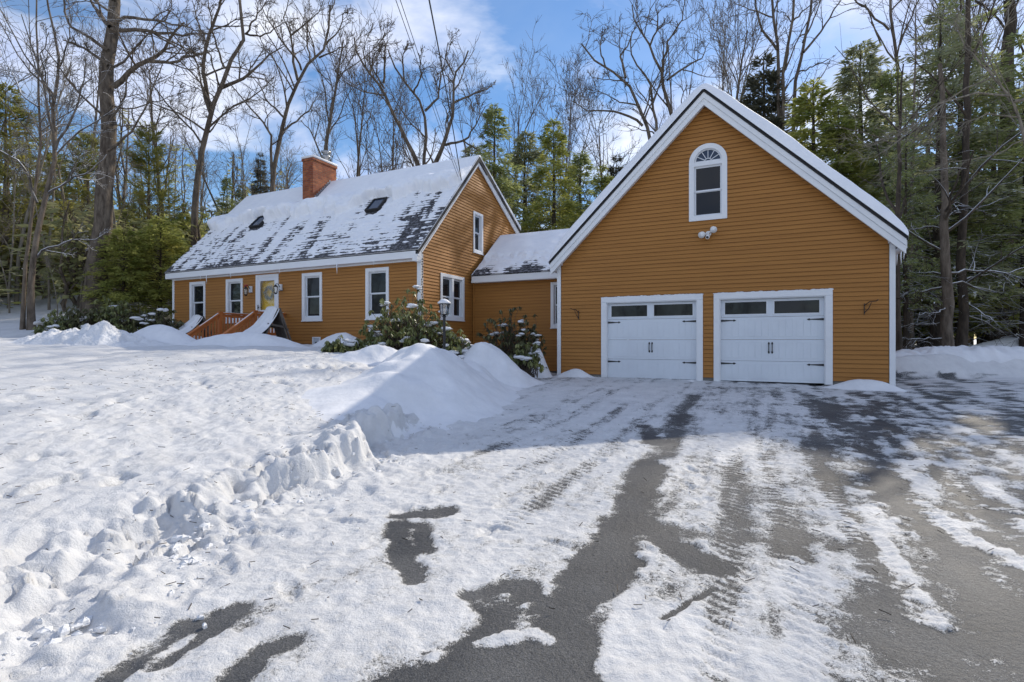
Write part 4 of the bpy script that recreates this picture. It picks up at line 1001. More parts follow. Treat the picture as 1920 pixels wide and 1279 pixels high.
# A-frame shelters
for u_, n_, sc, lab in ((-13.72, 11.35, 1.0, 'snow laden wooden shrub shelter right of the porch steps'), (-17.75, 11.6, .92, 'snow laden wooden shrub shelter left of the porch steps')):
    x, y = un(u_, n_); z = gz(x, y) - .15
    t = empty('shrub_shelter', (x, y, z), .80); tag(t, lab, 'shrub shelter')
    H = (1.02 - z) * sc if sc == 1 else (.86 - z); W = .62; D = .75
    mb = MB(); mb.bar((-W, 0, 0), (0.0, 0, H), .03, D, up=(0, 0, 1)); 
    mb = MB()
    mb.add([(-W + .05, -D / 2, 0), (-W + .05, D / 2, 0), (0, D / 2, H), (0, -D / 2, H), (-W + .08, -D / 2, -.03), (-W + .08, D / 2, -.03), (.03, D / 2, H - .03), (.03, -D / 2, H - .03)], [(0, 1, 2, 3), (7, 6, 5, 4), (0, 3, 7, 4), (1, 5, 6, 2), (2, 6, 7, 3), (0, 4, 5, 1)]); mb.build('panel', M['grey_wood'], t)
    mb = MB(); mb.add([(.05, -D / 2, H), (.05, D / 2, H), (.42, D / 2, 0), (.42, -D / 2, 0), (.02, -D / 2, H - .02), (.02, D / 2, H - .02), (.38, D / 2, 0), (.38, -D / 2, 0)], [(0, 1, 2, 3), (7, 6, 5, 4), (0, 3, 7, 4), (1, 5, 6, 2), (0, 4, 5, 1), (2, 6, 7, 3)]); mb.build('panel', M['grey_wood'], t)
    mb = MB()
    for yy in (-D / 2 + .02, D / 2 - .02): mb.bar((.06, yy, H + .02), (.50, yy, .0), .05, .05); mb.bar((-.3, yy, H * .62), (.26, yy, H * .55), .04, .06)
    mb.bar((.29, -D / 2 - .03, H * .5), (.29, D / 2 + .03, H * .5), .06, .05); mb.build('frame', M['grey_wood'], t)
    a = np.linspace(-.06, 1.0, 34); b = np.linspace(-D / 2 - .04, D / 2 + .04, 24); A_, B_ = np.meshgrid(a, b)
    X = -1.35 * A_ ** 1.25 + .05; Z = H * np.power(np.clip(1 - A_, 0, 1.03), 1.5)
    tt = .17 * ss(-.06, .02, A_) * ss(0, .12, (D / 2 + .045) - np.abs(B_)) * (1 + .5 * (fbm(A_ * 6, B_ * 5, 7, 3) - .5)) + .10 * ss(.3, .7, A_) * ss(1.0, .8, A_) - .10 * ss(.85, 1, A_)
    Bw = B_ * (1 + 1.1 * ss(.25, 1.0, A_)) + .10 * (fbm(A_ * 4, B_ * 3, 8, 3) - .5)
    pts = lambda s_, d_, q_: (X - .75 * tt, Bw, Z + .6 * tt)
    snow_sheet('snow_load', t, pts, A_, B_, tt, 'snow')

# ------------------------------------------------------------------ lamp post
x, y = (833 - 960) / F_PX * 12.2, 12.2; z = gz(x, y)
t = empty('lamp_post', (x, y, z - .1), .3); tag(t, 'black lamp post with snow capped glass lantern among rhododendrons', 'lamp post')
H = .62 - z + .1
mb = MB(); mb.tube([(0, 0, -.3), (0, 0, H - .02)], [.035, .032], 10); mb.lathe([(.032, 0), (.05, .015), (.05, .03), (.03, .05)], (0, 0, H - .05), 10); mb.build('post', M['black'], t, False)
mb = MB(); mb.lathe([(.03, 0), (.075, .02), (.085, .03)], (0, 0, H), 6); 
for k in range(6):
    a = k * math.pi / 3; mb.bar((.082 * math.cos(a), .082 * math.sin(a), H + .02), (.125 * math.cos(a), .125 * math.sin(a), H + .26), .014, .014)
mb.lathe([(.135, 0), (.15, .008), (.15, .018), (.06, .085), (.02, .09), (.014, .12)], (0, 0, H + .255), 6); mb.build('lantern_frame', M['black'], t)
mb = MB(); mb.lathe([(.076, 0), (.118, .235)], (0, 0, H + .025), 6); mb.build('lantern_glass', M['lantern_glass'], t)
mb = MB(); mb.tube([(0, 0, H + .03), (0, 0, H + .15)], [.018, .014], 8); mb.build('candle_tube', M['camera_white'], t)
mb = MB(); mb.lathe([(.158, 0), (.155, .03), (.08, .09), (.02, .115)], (0, 0, H + .276), 10); mb.build('snow_cap', M['snow'], t, True)

# ------------------------------------------------------------------ power lines
for lab, pts, r in (('thick black service cable reaching the gable from the top of the sky', [(797, -40, 7.6), (823, 95, 10.5), (845, 215, 13.8), (865, 338, 16.2)], .013), ('thin paired cable left of the thick one, reaching the gable', [(728, -40, 7.2), (783, 116, 10.5), (822, 232, 13.6), (859, 332, 16.2)], .006)):
    P = np.array([at(*p) for p in pts]); tt = np.linspace(0, 3, 25); Q = np.stack([np.interp(tt, range(4), P[:, i]) for i in range(3)], 1)
    for _ in range(6): Q[1:-1] = (Q[:-2] + 2 * Q[1:-1] + Q[2:]) / 4
    d0 = (Q[0] - Q[2]); Q = np.vstack([Q[0] + d0 * 5, Q])
    mb = MB(); mb.tube(Q, r, 6)
    if r < .01: mb.tube(Q + np.array((.06, 0, .02)), r, 5)
    o = mb.build('power_line', M['wire']); tag(o, lab, 'cable', 'cables running to the house')

# ------------------------------------------------------------------ vegetation
class Tubes:
    def __init__(s): s.g = {}
    def add(s, P, R, sides):
        P = np.asarray(P, float); R = np.asarray(R, float)
        if P.ndim == 2: P = P[None]; R = R[None]
        s.g.setdefault((P.shape[1], sides), []).append((P, R))
    def arrays(s):
        VV = []; QQ = []; off = 0
        for (k, sd), lst in s.g.items():
            P = np.concatenate([a for a, b in lst]); R = np.concatenate([b for a, b in lst]); n = len(P)
            T = np.gradient(P, axis=1); T /= np.linalg.norm(T, axis=2, keepdims=True) + 1e-9
            mean = P[:, -1] - P[:, 0]; mean /= np.linalg.norm(mean, axis=1, keepdims=True) + 1e-9
            ref = np.where(np.abs(mean[:, 2:3]) < .75, np.array([[0, 0, 1.]]), np.array([[1., 0, 0]]))[:, None, :]
            a = np.cross(T, np.broadcast_to(ref, T.shape)); a /= np.linalg.norm(a, axis=2, keepdims=True) + 1e-9; b = np.cross(a, T)
            ang = np.arange(sd) * 2 * math.pi / sd
            V = P[:, :, None, :] + R[:, :, None, None] * (np.cos(ang)[None, None, :, None] * a[:, :, None, :] + np.sin(ang)[None, None, :, None] * b[:, :, None, :])
            VV.append(V.reshape(-1, 3))
            idx = off + np.arange(n * k * sd).reshape(n, k, sd); nx = np.roll(idx, -1, axis=2)
            QQ.append(np.stack([idx[:, :-1], nx[:, :-1], nx[:, 1:], idx[:, 1:]], -1).reshape(-1, 4)); off += n * k * sd
        return np.concatenate(VV), np.concatenate(QQ)
    def build(s, name, m, parent):
        V, Q = s.arrays(); return link(name, mesh_np(name, V, Q, m, True), parent)

def resample(P, k):
    P = np.asarray(P, float); L = np.concatenate([[0], np.cumsum(np.linalg.norm(np.diff(P, axis=0), axis=1))]); t = np.linspace(0, L[-1], k)
    return np.stack([np.interp(t, L, P[:, i]) for i in range(3)], 1)

def spawn(rng, P, Rr, per, lr, ar, t0, k, up, wig, rmin=.006, rs=.6, absl=None, cap=4.2):
    N = len(P); idx = np.repeat(np.arange(N), per); Mn = len(idx); kp = P.shape[1]
    t = (t0 + (1 - t0) * rng.random(Mn) ** .85) * (kp - 1) * .999; i = np.floor(t).astype(int); f = (t - i)[:, None]
    p = P[idx, i] * (1 - f) + P[idx, i + 1] * f; tg = P[idx, i + 1] - P[idx, i]; tg /= np.linalg.norm(tg, axis=1, keepdims=True) + 1e-9
    rad = Rr[idx, i] * (1 - f[:, 0]) + Rr[idx, i + 1] * f[:, 0]
    w = rng.normal(size=(Mn, 3)); w -= (w * tg).sum(1, keepdims=True) * tg; w /= np.linalg.norm(w, axis=1, keepdims=True) + 1e-9
    an = rng.uniform(ar[0], ar[1], Mn)[:, None]; d = np.cos(an) * tg + np.sin(an) * w; d[:, 2] += up; d /= np.linalg.norm(d, axis=1, keepdims=True)
    PL = np.linalg.norm(np.diff(P, axis=1), axis=2).sum(1)
    L = (PL[idx] if absl is None else np.full(Mn, absl)) * rng.uniform(lr[0], lr[1], Mn) * (1.15 - .6 * t / kp)
    L = np.minimum(L, cap * rng.uniform(.6, 1.0, Mn))
    out = np.zeros((Mn, k, 3)); out[:, 0] = p
    for j in range(1, k):
        d = d + rng.normal(0, wig, (Mn, 3)); d[:, 2] += up * .35; d /= np.linalg.norm(d, axis=1, keepdims=True); out[:, j] = out[:, j - 1] + d * (L / (k - 1))[:, None]
    r0 = np.maximum(rad * rs, rmin); RR = r0[:, None] * np.linspace(1, .35, k)[None, :]
    return out, np.maximum(RR, rmin * .6)

def add_twigs(rng, tb, P, Rr, spec, rmin):
    for per, lr, ar, t0, k, up, wig, sides, absl in spec:
        P, Rr = spawn(rng, P, Rr, per, lr, ar, t0, k, up, wig, rmin, absl=absl); tb.add(P, Rr, sides)

def wiggle(rng, P, amt):
    Q = P.copy(); Q[1:-1] += rng.normal(0, amt, Q[1:-1].shape); return Q

def drawn_tree(name, label, Y, trunks, limbs, m='bark', seed=1, spec=None, group=None, drift=1.2, rmin=.010, cat='tree', snowy=None):
    """trunks / limbs: (polyline, start radius, end radius), drawn in the vertical plane at depth Y and given depth by drifting"""
    rng = np.random.default_rng(seed); tk = Tubes(); cr = Tubes()
    b = at(*trunks[0][0][0], Y); bx, by = b[0], b[1]; bzv = gz(bx, by) - .15; org = np.array((bx, by, bzv))
    def conv(pl, first, dr):
        k = len(pl); return np.array([at(px, py, Y + dr * (i / max(1, k - 1))) for i, (px, py) in enumerate(pl)])
    Pa = []; Ra = []
    for i, (pl, r0, r1) in enumerate(trunks):
        P = conv(pl, i == 0, rng.uniform(-drift, drift) * (.4 if i == 0 else 1)); 
        if i == 0 or pl[0][1] > 600: P[0][2] = gz(P[0][0], P[0][1]) - .3
        P = resample(P, 16) - org; P = wiggle(rng, P, r0 * .12); Rr = r0 + (r1 - r0) * np.linspace(0, 1, 16) ** .8
        if pl[0][1] > 600: Rr[:2] *= (1.35, 1.08)
        tk.add(P, Rr, 10)
        Pa.append(P[3:] if False else resample(P, 10)); Ra.append(np.interp(np.linspace(0, 15, 10), range(16), Rr))
    for pl, r0, r1 in limbs:
        P = resample(conv(pl, False, rng.uniform(-1, 1) * drift * 1.6), 10) - org; P = wiggle(rng, P, .03); Rr = np.linspace(r0, r1, 10); cr.add(P, Rr, 6); Pa.append(P); Ra.append(Rr)
    Pt = np.array(Pa); Rt = np.array(Ra)
    hi = Pt[:, -1, 2] > 2
    spec = spec or DEF; Rt = np.minimum(Rt, .085)
    add_twigs(rng, cr, Pt, Rt, spec, rmin)
    e = empty(name, tuple(org)); tag(e, label, cat, group)
    tk.build('trunk', M[m], e); cr.build('crown', M[snowy or m], e)
    return e
#        per  length      angle      t0  pts up  wig sides absolute length
DEF = [(7, (.28, .60), (.45, 1.05), .28, 6, .12, .14, 5, None), (6, (.30, .62), (.45, 1.0), .15, 5, .10, .18, 4, None), (4, (.35, .75), (.4, 1.0), .15, 4, .06, .20, 3, None)]

THIN = [(4, (.2, .4), (.4, .9), .35, 6, .12, .14, 5, None), (4, (.35, .7), (.45, 1.0), .15, 5, .08, .2, 4, None), (3, (.4, .8), (.4, 1.0), .15, 4, .05, .22, 3, None)]
def bare_tree(name, seed, H, r, limbs=11, t0=.30, lean=.05, m='bark', up=.25, spread=.42, trunk_k=12, rmin=.012, spec=None, forks=1):
    rng = np.random.default_rng(seed); tk = Tubes(); cr = Tubes()
    Pa = []; Ra = []
    for f in range(forks):
        d = np.array((rng.normal(0, lean + .16 * (forks > 1)), rng.normal(0, lean + .16 * (forks > 1)), 1.)); p = np.zeros(3); P = [p - (0, 0, .4)]
        for i in range(trunk_k - 1):
            d = d + rng.normal(0, .05, 3); d[2] = 1; p = p + d / np.linalg.norm(d) * H * rng.uniform(.9, 1.0) / (trunk_k - 1); P.append(p)
        P = np.array(P); Rr = r * np.linspace(1, .12, trunk_k) ** .9 * (1 if f == 0 else .8); Rr[0] *= 1.3
        tk.add(P, Rr, 8); Pa.append(P); Ra.append(Rr)
    P0 = np.array(Pa); R0 = np.array(Ra)
    L1, r1 = spawn(rng, P0, R0, limbs, (spread * .7, spread * 1.2), (.45, .95), t0, 8, up, .13, rmin, .5, cap=5.5); cr.add(L1, r1, 6)
    add_twigs(rng, cr, L1, r1, spec or [(6, (.30, .62), (.4, 1.0), .2, 5, .12, .15, 4, None), (5, (.35, .7), (.4, 1.0), .15, 4, .08, .18, 3, None)], rmin)
    e = empty(name); tk.build('trunk', M[m], e); cr.build('crown', M[m], e)
    return e

def leaf_quads(B, D, Nn, L, W):
    """diamond blades: base, direction, normal, length, width"""
    s = np.cross(D, Nn); s /= np.linalg.norm(s, axis=1, keepdims=True) + 1e-9
    mid = B + D * (L * .45)[:, None]; tip = B + D * L[:, None]
    V = np.stack([B, mid + s * (W / 2)[:, None], tip, mid - s * (W / 2)[:, None]], 1)
    return V.reshape(-1, 3), np.arange(len(B) * 4).reshape(-1, 4)

def conifer(name, seed, H, R, h0=.12, nb=90, ns=110, m='needle_green', bark='bark_dark', shape=.85, droop=.18, sl=(.16, .34), sw=(.05, .10), tip_up=.0, r=.16, gap=.0, dead=0, snow=0, lean=.0):
    rng = np.random.default_rng(seed); tk = Tubes(); wood = Tubes(); nb = int(nb * 1.9)
    zz = np.linspace(-.4, H, 12); TP = np.stack([rng.normal(0, .03, 12).cumsum() * .6, rng.normal(0, .03, 12).cumsum() * .6, zz], 1); tk.add(TP, r * np.linspace(1.15, .08, 12), 8)
    hh = h0 + (1 - h0) * np.sort(rng.random(nb)) ** .92; hh = np.clip(hh, 0, .985)
    az = np.arange(nb) * 2.39996 + rng.normal(0, .35, nb)
    rel = (1 - hh) / (1 - h0)
    Ls = R * (rel ** shape) * rng.uniform(.55, 1.12, nb) * np.where(rng.random(nb) < gap, .35, 1) + .18
    Ls *= np.where(hh < h0 + .1, .75, 1)
    k = 7; t = np.linspace(0, 1, k)
    bx = np.interp(hh * H, zz, TP[:, 0]); by = np.interp(hh * H, zz, TP[:, 1])
    rise = rng.uniform(-.05, .25, nb) + .45 * hh
    P = np.zeros((nb, k, 3))
    P[:, :, 0] = bx[:, None] + np.cos(az)[:, None] * Ls[:, None] * t; P[:, :, 1] = by[:, None] + np.sin(az)[:, None] * Ls[:, None] * t
    P[:, :, 2] = (hh * H)[:, None] + Ls[:, None] * (rise[:, None] * t - droop * 2.2 * t ** 2 + tip_up * t ** 3)
    P[:, 1:, :] += rng.normal(0, .04, (nb, k - 1, 3)) * Ls[:, None, None] * .5
    wood.add(P, np.maximum(.004, (.018 * Ls / 2)[:, None] * np.linspace(1.3, .3, k)[None]), 4)
    if dead:
        hd = rng.uniform(.03, h0 + .15, dead); ad = rng.uniform(0, 6.28, dead); Ld = R * rng.uniform(.5, 1.1, dead); PD = np.zeros((dead, k, 3))
        PD[:, :, 0] = np.cos(ad)[:, None] * Ld[:, None] * t; PD[:, :, 1] = np.sin(ad)[:, None] * Ld[:, None] * t; PD[:, :, 2] = (hd * H)[:, None] + Ld[:, None] * (.12 * t - rng.uniform(.1, .5, dead)[:, None] * t ** 2)
        PD[:, 1:] += rng.normal(0, .07, (dead, k - 1, 3)); RD = np.full((dead, k), .02) * np.linspace(1.2, .4, k); wood.add(PD, RD, 4)
        tw, rw = spawn(rng, PD, RD, 5, (.25, .6), (.5, 1.1), .2, 4, -.02, .15, .006); wood.add(tw, rw, 3)
    # secondary sprays
    cnt = np.maximum(14, (ns * 1.35 * (Ls / R) ** .95)).astype(int); idx = np.repeat(np.arange(nb), cnt); n = len(idx)
    tt = (.12 + .88 * rng.random(n) ** .75) * (k - 1) * .999; i = np.floor(tt).astype(int); f = (tt - i)[:, None]
    B = P[idx, i] * (1 - f) + P[idx, i + 1] * f; D0 = P[idx, i + 1] - P[idx, i]; D0 /= np.linalg.norm(D0, axis=1, keepdims=True) + 1e-9
    sdv = np.stack([-D0[:, 1], D0[:, 0], np.zeros(n)], 1); sg = rng.choice([-1, 1], n)
    an = rng.uniform(.15, 1.25, n)
    D = D0 * np.cos(an)[:, None] + sdv * (sg * np.sin(an))[:, None]; D[:, 2] += rng.normal(-.12, .22, n); D /= np.linalg.norm(D, axis=1, keepdims=True)
    off = rng.random(n) ** 1.4 * (.42 * Ls[idx] * (1 - tt / k * .75)); B = B + D * off[:, None]; B[:, 2] += rng.normal(0, .05, n)
    Nn = rng.normal(0, .55, (n, 3)); Nn[:, 2] += 1
    V, Q = leaf_quads(B, D, Nn, rng.uniform(sl[0], sl[1], n) * 1.2, rng.uniform(sw[0], sw[1], n) * .95)
    e = empty(name); tk.build('trunk', M[bark], e)
    VW, QW = wood.arrays(); me = mesh_np('crown', np.concatenate([V, VW]), np.concatenate([Q, QW + len(V)]), M[m]); me.materials.append(M[bark if not snow else 'bark_dark_snow'])
    mi = np.zeros(len(Q) + len(QW), np.int32); mi[len(Q):] = 1; me.polygons.foreach_set('material_index', mi); link('crown', me, e)
    if snow:
        ks = rng.random(n) < snow; V, Q = leaf_quads(B[ks] + (0, 0, .03), D[ks], np.tile((0, 0, 1.), (ks.sum(), 1)), rng.uniform(.12, .3, ks.sum()), rng.uniform(.05, .12, ks.sum())); link('snow', mesh_np('snow', V, Q, M['snow']), e)['kind'] = 'stuff'
    return e

def place(o, px, Y, rz, sc, label, cat='tree', group=None, sxy=None):
    x = (px - 960) / F_PX * Y; o.location = (x, Y, gz(x, Y) - .05); o.rotation_euler = (0, 0, rz); o.scale = (sxy or sc, sxy or sc, sc); tag(o, label, cat, group); return o

used = set()
def put_copy(proto, *a, **k):
    o = proto if proto.name not in used else copy_thing(proto)
    used.add(proto.name); used.add(o.name)
    return place(o, *a, **k)

# --- conifers (heights of the prototypes in metres are scaled on placing)
def hgt(py, px, Y):
    x = (px - 960) / F_PX * Y; return (HZ - py) / F_PX * Y - gz(x, Y)
PROTO = dict(
    pine=(conifer('white_pine', 31, 12, 2.7, .22, 62, 190, 'needle_pine', 'bark', .7, .05, (.16, .34), (.035, .07), .25, .17, .25), 12),
    pine2=(conifer('white_pine', 32, 11, 2.4, .12, 66, 170, 'needle_pine', 'bark', .8, .08, (.16, .32), (.035, .07), .2, .15, .2), 11),
    lime=(conifer('young_hemlock', 33, 6, 2.3, .03, 95, 90, 'needle_lime', 'bark_dark', .75, .16, (.12, .26), (.04, .08), .05, .09), 6),
    hem=(conifer('hemlock', 34, 13, 2.9, .10, 105, 135, 'needle_green', 'bark_dark', .8, .2, (.15, .32), (.05, .09), .05, .2, .12, snow=.07), 13),
    hem2=(conifer('hemlock', 35, 12, 2.6, .08, 110, 125, 'needle_grey', 'bark_dark', .75, .18, (.15, .32), (.045, .09), .02, .2, .12, snow=.07), 12),
    light=(conifer('hemlock', 36, 11, 2.7, .06, 105, 145, 'needle_lime', 'bark_dark', .85, .2, (.15, .30), (.05, .09), .05, .17, .1, snow=.05), 11),
    spruce=(conifer('spruce', 37, 13, 2.2, .06, 120, 150, 'needle_dark', 'bark_dark', .95, .12, (.14, .30), (.04, .08), .05, .18, .15), 13),
    tall=(conifer('tall_hemlock', 38, 15, 3.3, .16, 84, 100, 'needle_grey', 'bark_dark', .62, .16, (.15, .34), (.05, .09), .02, .22, .2, dead=26, snow=.13), 15),
    tall2=(conifer('tall_hemlock', 39, 15, 3.0, .18, 80, 100, 'needle_green', 'bark_dark', .6, .14, (.15, .34), (.05, .09), .02, .2, .25, dead=30, snow=.13), 15),
    under=(conifer('understory_hemlock', 40, 6, 2.6, .10, 80, 170, 'needle_lime', 'bark_dark', .55, .10, (.13, .28), (.04, .08), .0, .08, .2, snow=.16), 6),
)
CON = [  # prototype, px, top py, Y, turn, width factor, label
    ('pine', 278, 232, 27, .4, .8, 'shaggy olive white pine right of the thick oak trunk'),
    ('pine2', 12, 165, 25, 2.1, 1.15, 'white pine with layered boughs at the left edge of the photo'),
    ('pine', 165, 250, 31, 3.0, .95, 'white pine half hidden behind the thick oak trunk'),
    ('pine2', 105, 290, 34, 1.2, 1.1, 'distant white pine between the left twin trunks and the oak'),
    ('pine2', 52, 330, 30, 4.4, 1.0, 'dull white pine behind the leftmost bare stems'),
    ('lime', 232, 425, 21, 0.3, 1.0, 'sunlit yellow green hemlock left of the house behind the rhododendron hedge'),
    ('lime', 300, 405, 22, 1.9, 1.1, 'sunlit yellow green hemlock touching the left end of the house'),
    ('lime', 345, 400, 27, 3.3, 1.0, 'green hemlock behind the left end of the house roof'),
    ('light', 262, 345, 30, 5.1, .7, 'tall pale hemlock between white pine and house'),
    ('lime', 130, 450, 27, 2.5, 1.0, 'bushy young hemlock left of the thick oak trunk'),
    ('hem', 425, 330, 36, 0.7, .8, 'dark hemlock behind the left slope of the house roof'),
    ('spruce', 488, 285, 42, 2.2, .8, 'thin dark spruce behind the house roof left of the chimney'),
    ('hem2', 455, 345, 38, 4.2, .9, 'greyish hemlock low behind the house roof left of the chimney'),
    ('hem', 925, 195, 29, 1.0, .85, 'dark hemlock just right of the house gable peak'),
    ('hem2', 985, 245, 33, 2.6, .95, 'greyish hemlock behind the breezeway roof'),
    ('light', 1040, 225, 28, 3.9, .85, 'sunlit green hemlock behind the middle of the breezeway'),
    ('hem', 1088, 285, 33, 5.2, 1.0, 'dark hemlock behind the breezeway near the garage rake'),
    ('light', 1128, 310, 29, .2, .75, 'small sunlit hemlock against the left garage roof edge'),
    ('hem2', 885, 270, 37, 2.9, .9, 'distant hemlock behind the peak of the house gable'),
    ('spruce', 1155, 290, 36, 1.7, .9, 'dark twiggy spruce behind the left garage roof slope'),
    ('spruce', 1432, 105, 33, .9, 1.15, 'dark grey brown spruce right of the garage peak'),
    ('spruce', 1385, 190, 36, 2.8, 1.0, 'lower dark spruce close behind the garage peak'),
    ('light', 1522, 150, 27, 2.0, 1.05, 'bright green hemlock behind the right garage roof slope'),
    ('hem2', 1615, 78, 29, 3.1, .9, 'dark open hemlock standing above the right garage roof slope'),
    ('light', 1575, 205, 25, 4.9, .95, 'green hemlock close behind the right garage eave'),
    ('hem', 1668, 130, 27, .5, .95, 'dense hemlock above the right end of the garage roof'),
    ('tall', 1757, 18, 21, 1.1, 1.0, 'tall dark hemlock topping the woods at right, with a straight bare lower trunk'),
    ('tall2', 1802, -25, 22, 2.4, .85, 'tall hemlock right beside the tallest dark one, leaning trunk base'),
    ('tall', 1868, 110, 24, 4.0, .9, 'broad hemlock near the right edge of the photo'),
    ('tall2', 1925, 60, 20, 5.0, 1.0, 'hemlock cut by the right edge of the photo'),
    ('tall2', 1698, 190, 18.5, .2, .6, 'slim hemlock next to the right garage corner'),
    ('under', 1730, 330, 28, .6, 1.1, 'low leafy hemlock behind the right garage corner'),
    ('under', 1800, 360, 31, 2.3, 1.2, 'low light hemlock behind the two snow trimmed trunks'),
    ('under', 1865, 330, 27, 3.7, 1.1, 'low hemlock with snow flecks behind the right snow bank'),
    ('under', 1690, 400, 34, 4.6, 1.2, 'far low hemlock seen beside the white garage corner'),
    ('under', 1765, 420, 25, 1.1, 1.3, 'low sunlit hemlock filling the gap behind the straight snowy trunk'),
    ('under', 1840, 440, 26, 3.1, 1.3, 'low sunlit hemlock above the middle of the grey snow berm'),
    ('under', 1712, 440, 24, 5.0, 1.1, 'low sunlit hemlock left of the straight snowy trunk'),
    ('under', 1895, 430, 29, .9, 1.3, 'low sunlit hemlock between the two broad dark trunks'),
    ('light', 1640, 300, 31, 2.2, 1.0, 'sunlit hemlock filling the woods above the right garage eave'),
    ('under', 1915, 380, 32, 5.6, 1.2, 'far low hemlock at the right edge above the grey snow berm'),
]
for key, px, top, Y, rz, wf, lab in CON:
    pr, ph = PROTO[key]; s = hgt(top, px, Y) / ph
    put_copy(pr, px, Y, rz, s, lab, 'tree', 'conifers in the woods around the house', sxy=s * wf * 1.2)

# --- bare trees drawn from the photo
OAK = [(6, (.22, .50), (.5, 1.15), .22, 6, .10, .16, 5, None), (6, (.30, .62), (.45, 1.0), .15, 5, .08, .2, 4, None), (4, (.35, .75), (.4, 1.0), .15, 4, .05, .22, 3, None)]
drawn_tree('oak_tree', 'thick trunked bare oak towering left of the house', 21,
    [([(178, 606), (184, 500), (190, 430), (195, 360), (200, 253), (204, 141), (207, 70), (212, -40), (216, -170), (222, -300)], .40, .13)],
    [([(212, 163), (239, 138), (281, 113), (310, 90), (329, 62), (346, 42)], .11, .03), ([(281, 115), (324, 115), (360, 107), (400, 95)], .07, .02), ([(210, 55), (267, 58), (324, 62), (360, 65), (395, 62)], .08, .02), ([(210, 45), (236, 32), (296, 39), (360, 53)], .07, .02),
     ([(203, 123), (180, 104), (158, 90), (118, 75)], .07, .02), ([(203, 94), (169, 70), (132, 51), (121, 17), (118, -30)], .07, .02), ([(206, 50), (183, 20), (169, 0), (150, -50)], .08, .03),
     ([(200, 284), (245, 253), (270, 208), (296, 146), (305, 120)], .055, .015), ([(203, 239), (231, 183), (242, 135), (250, 93)], .05, .015), ([(212, 0), (250, -60), (300, -130)], .1, .03), ([(212, -20), (170, -90), (120, -140)], .1, .03),
     ([(196, 190), (240, 205), (300, 188), (345, 170)], .035, .01), ([(197, 230), (260, 240), (330, 225)], .03, .01)], 'bark', 51, OAK, drift=1.4)
drawn_tree('snowy_limbed_tree', 'bare tree with twin stems and snow lined limbs at far left', 18,
    [([(59, 640), (57, 540), (68, 445), (92, 345), (103, 281), (100, 205), (112, 125), (103, 60), (86, 0), (80, -80)], .115, .02), ([(42, 640), (45, 520), (60, 400), (76, 270), (73, 211), (72, 141), (69, 56), (68, -40)], .07, .02)],
    [([(104, 281), (124, 242), (144, 205), (158, 158), (162, 110)], .045, .012), ([(58, 489), (80, 468), (133, 452), (181, 449)], .045, .02), ([(70, 380), (40, 310), (32, 295), (0, 282), (-30, 270)], .04, .02), ([(85, 367), (128, 340), (175, 314), (200, 290)], .045, .018),
     ([(72, 200), (40, 180), (20, 130), (0, 95)], .035, .01), ([(112, 125), (130, 70), (135, 20)], .03, .01), ([(100, 205), (85, 150), (80, 100), (92, 60)], .03, .01), ([(76, 230), (95, 200), (140, 190)], .025, .01)], 'bark', 52, OAK, drift=.9, rmin=.008, snowy='bark_snow')
drawn_tree('leaning_maple', 'leaning bare maple forking above the left end of the house roof', 25,
    [([(360, 640), (362, 470), (366, 380), (375, 300), (390, 234), (397, 206), (410, 169), (422, 129), (445, 94), (462, 63), (455, 40), (449, 14), (448, -60)], .21, .05), ([(396, 208), (385, 164), (380, 117), (389, 70), (403, 40), (413, 7), (416, -60)], .11, .04)],
    [([(412, 166), (452, 150), (481, 124), (504, 103), (532, 87)], .09, .02), ([(411, 160), (399, 122), (388, 95), (375, 60)], .05, .015), ([(460, 63), (492, 70), (513, 56), (540, 40)], .05, .015), ([(383, 100), (361, 105), (335, 112)], .06, .02), ([(393, 248), (410, 223), (424, 199)], .04, .015),
     ([(422, 129), (405, 85), (395, 40), (390, 0)], .05, .02), ([(462, 63), (480, 30), (500, 0)], .05, .015), ([(387, 80), (370, 40), (360, 0)], .05, .015)], 'bark', 53, OAK, drift=1.5)
drawn_tree('forked_maple', 'bare forked maple behind the roof left of the chimney', 28,
    [([(509, 640), (510, 400), (512, 320), (525, 253), (535, 211), (546, 178), (560, 150), (581, 115), (598, 108), (612, 84), (617, 59), (619, 10)], .20, .045), ([(510, 340), (508, 288), (509, 253), (490, 225), (464, 197), (438, 164), (425, 150)], .09, .02)],
    [([(558, 150), (549, 117), (547, 66), (532, 37), (541, 0)], .08, .02), ([(565, 131), (560, 115), (535, 87), (504, 42), (490, 10)], .06, .02), ([(546, 66), (574, 44), (595, 26), (607, 0)], .05, .015), ([(530, 246), (558, 225), (581, 204), (595, 180)], .06, .015), ([(535, 223), (504, 192), (488, 160), (471, 141)], .06, .015),
     ([(598, 108), (630, 95), (655, 80)], .05, .015), ([(581, 115), (575, 60), (580, 0)], .05, .015), ([(612, 84), (640, 50), (650, 10)], .05, .015)], 'bark', 54, OAK, drift=1.6)
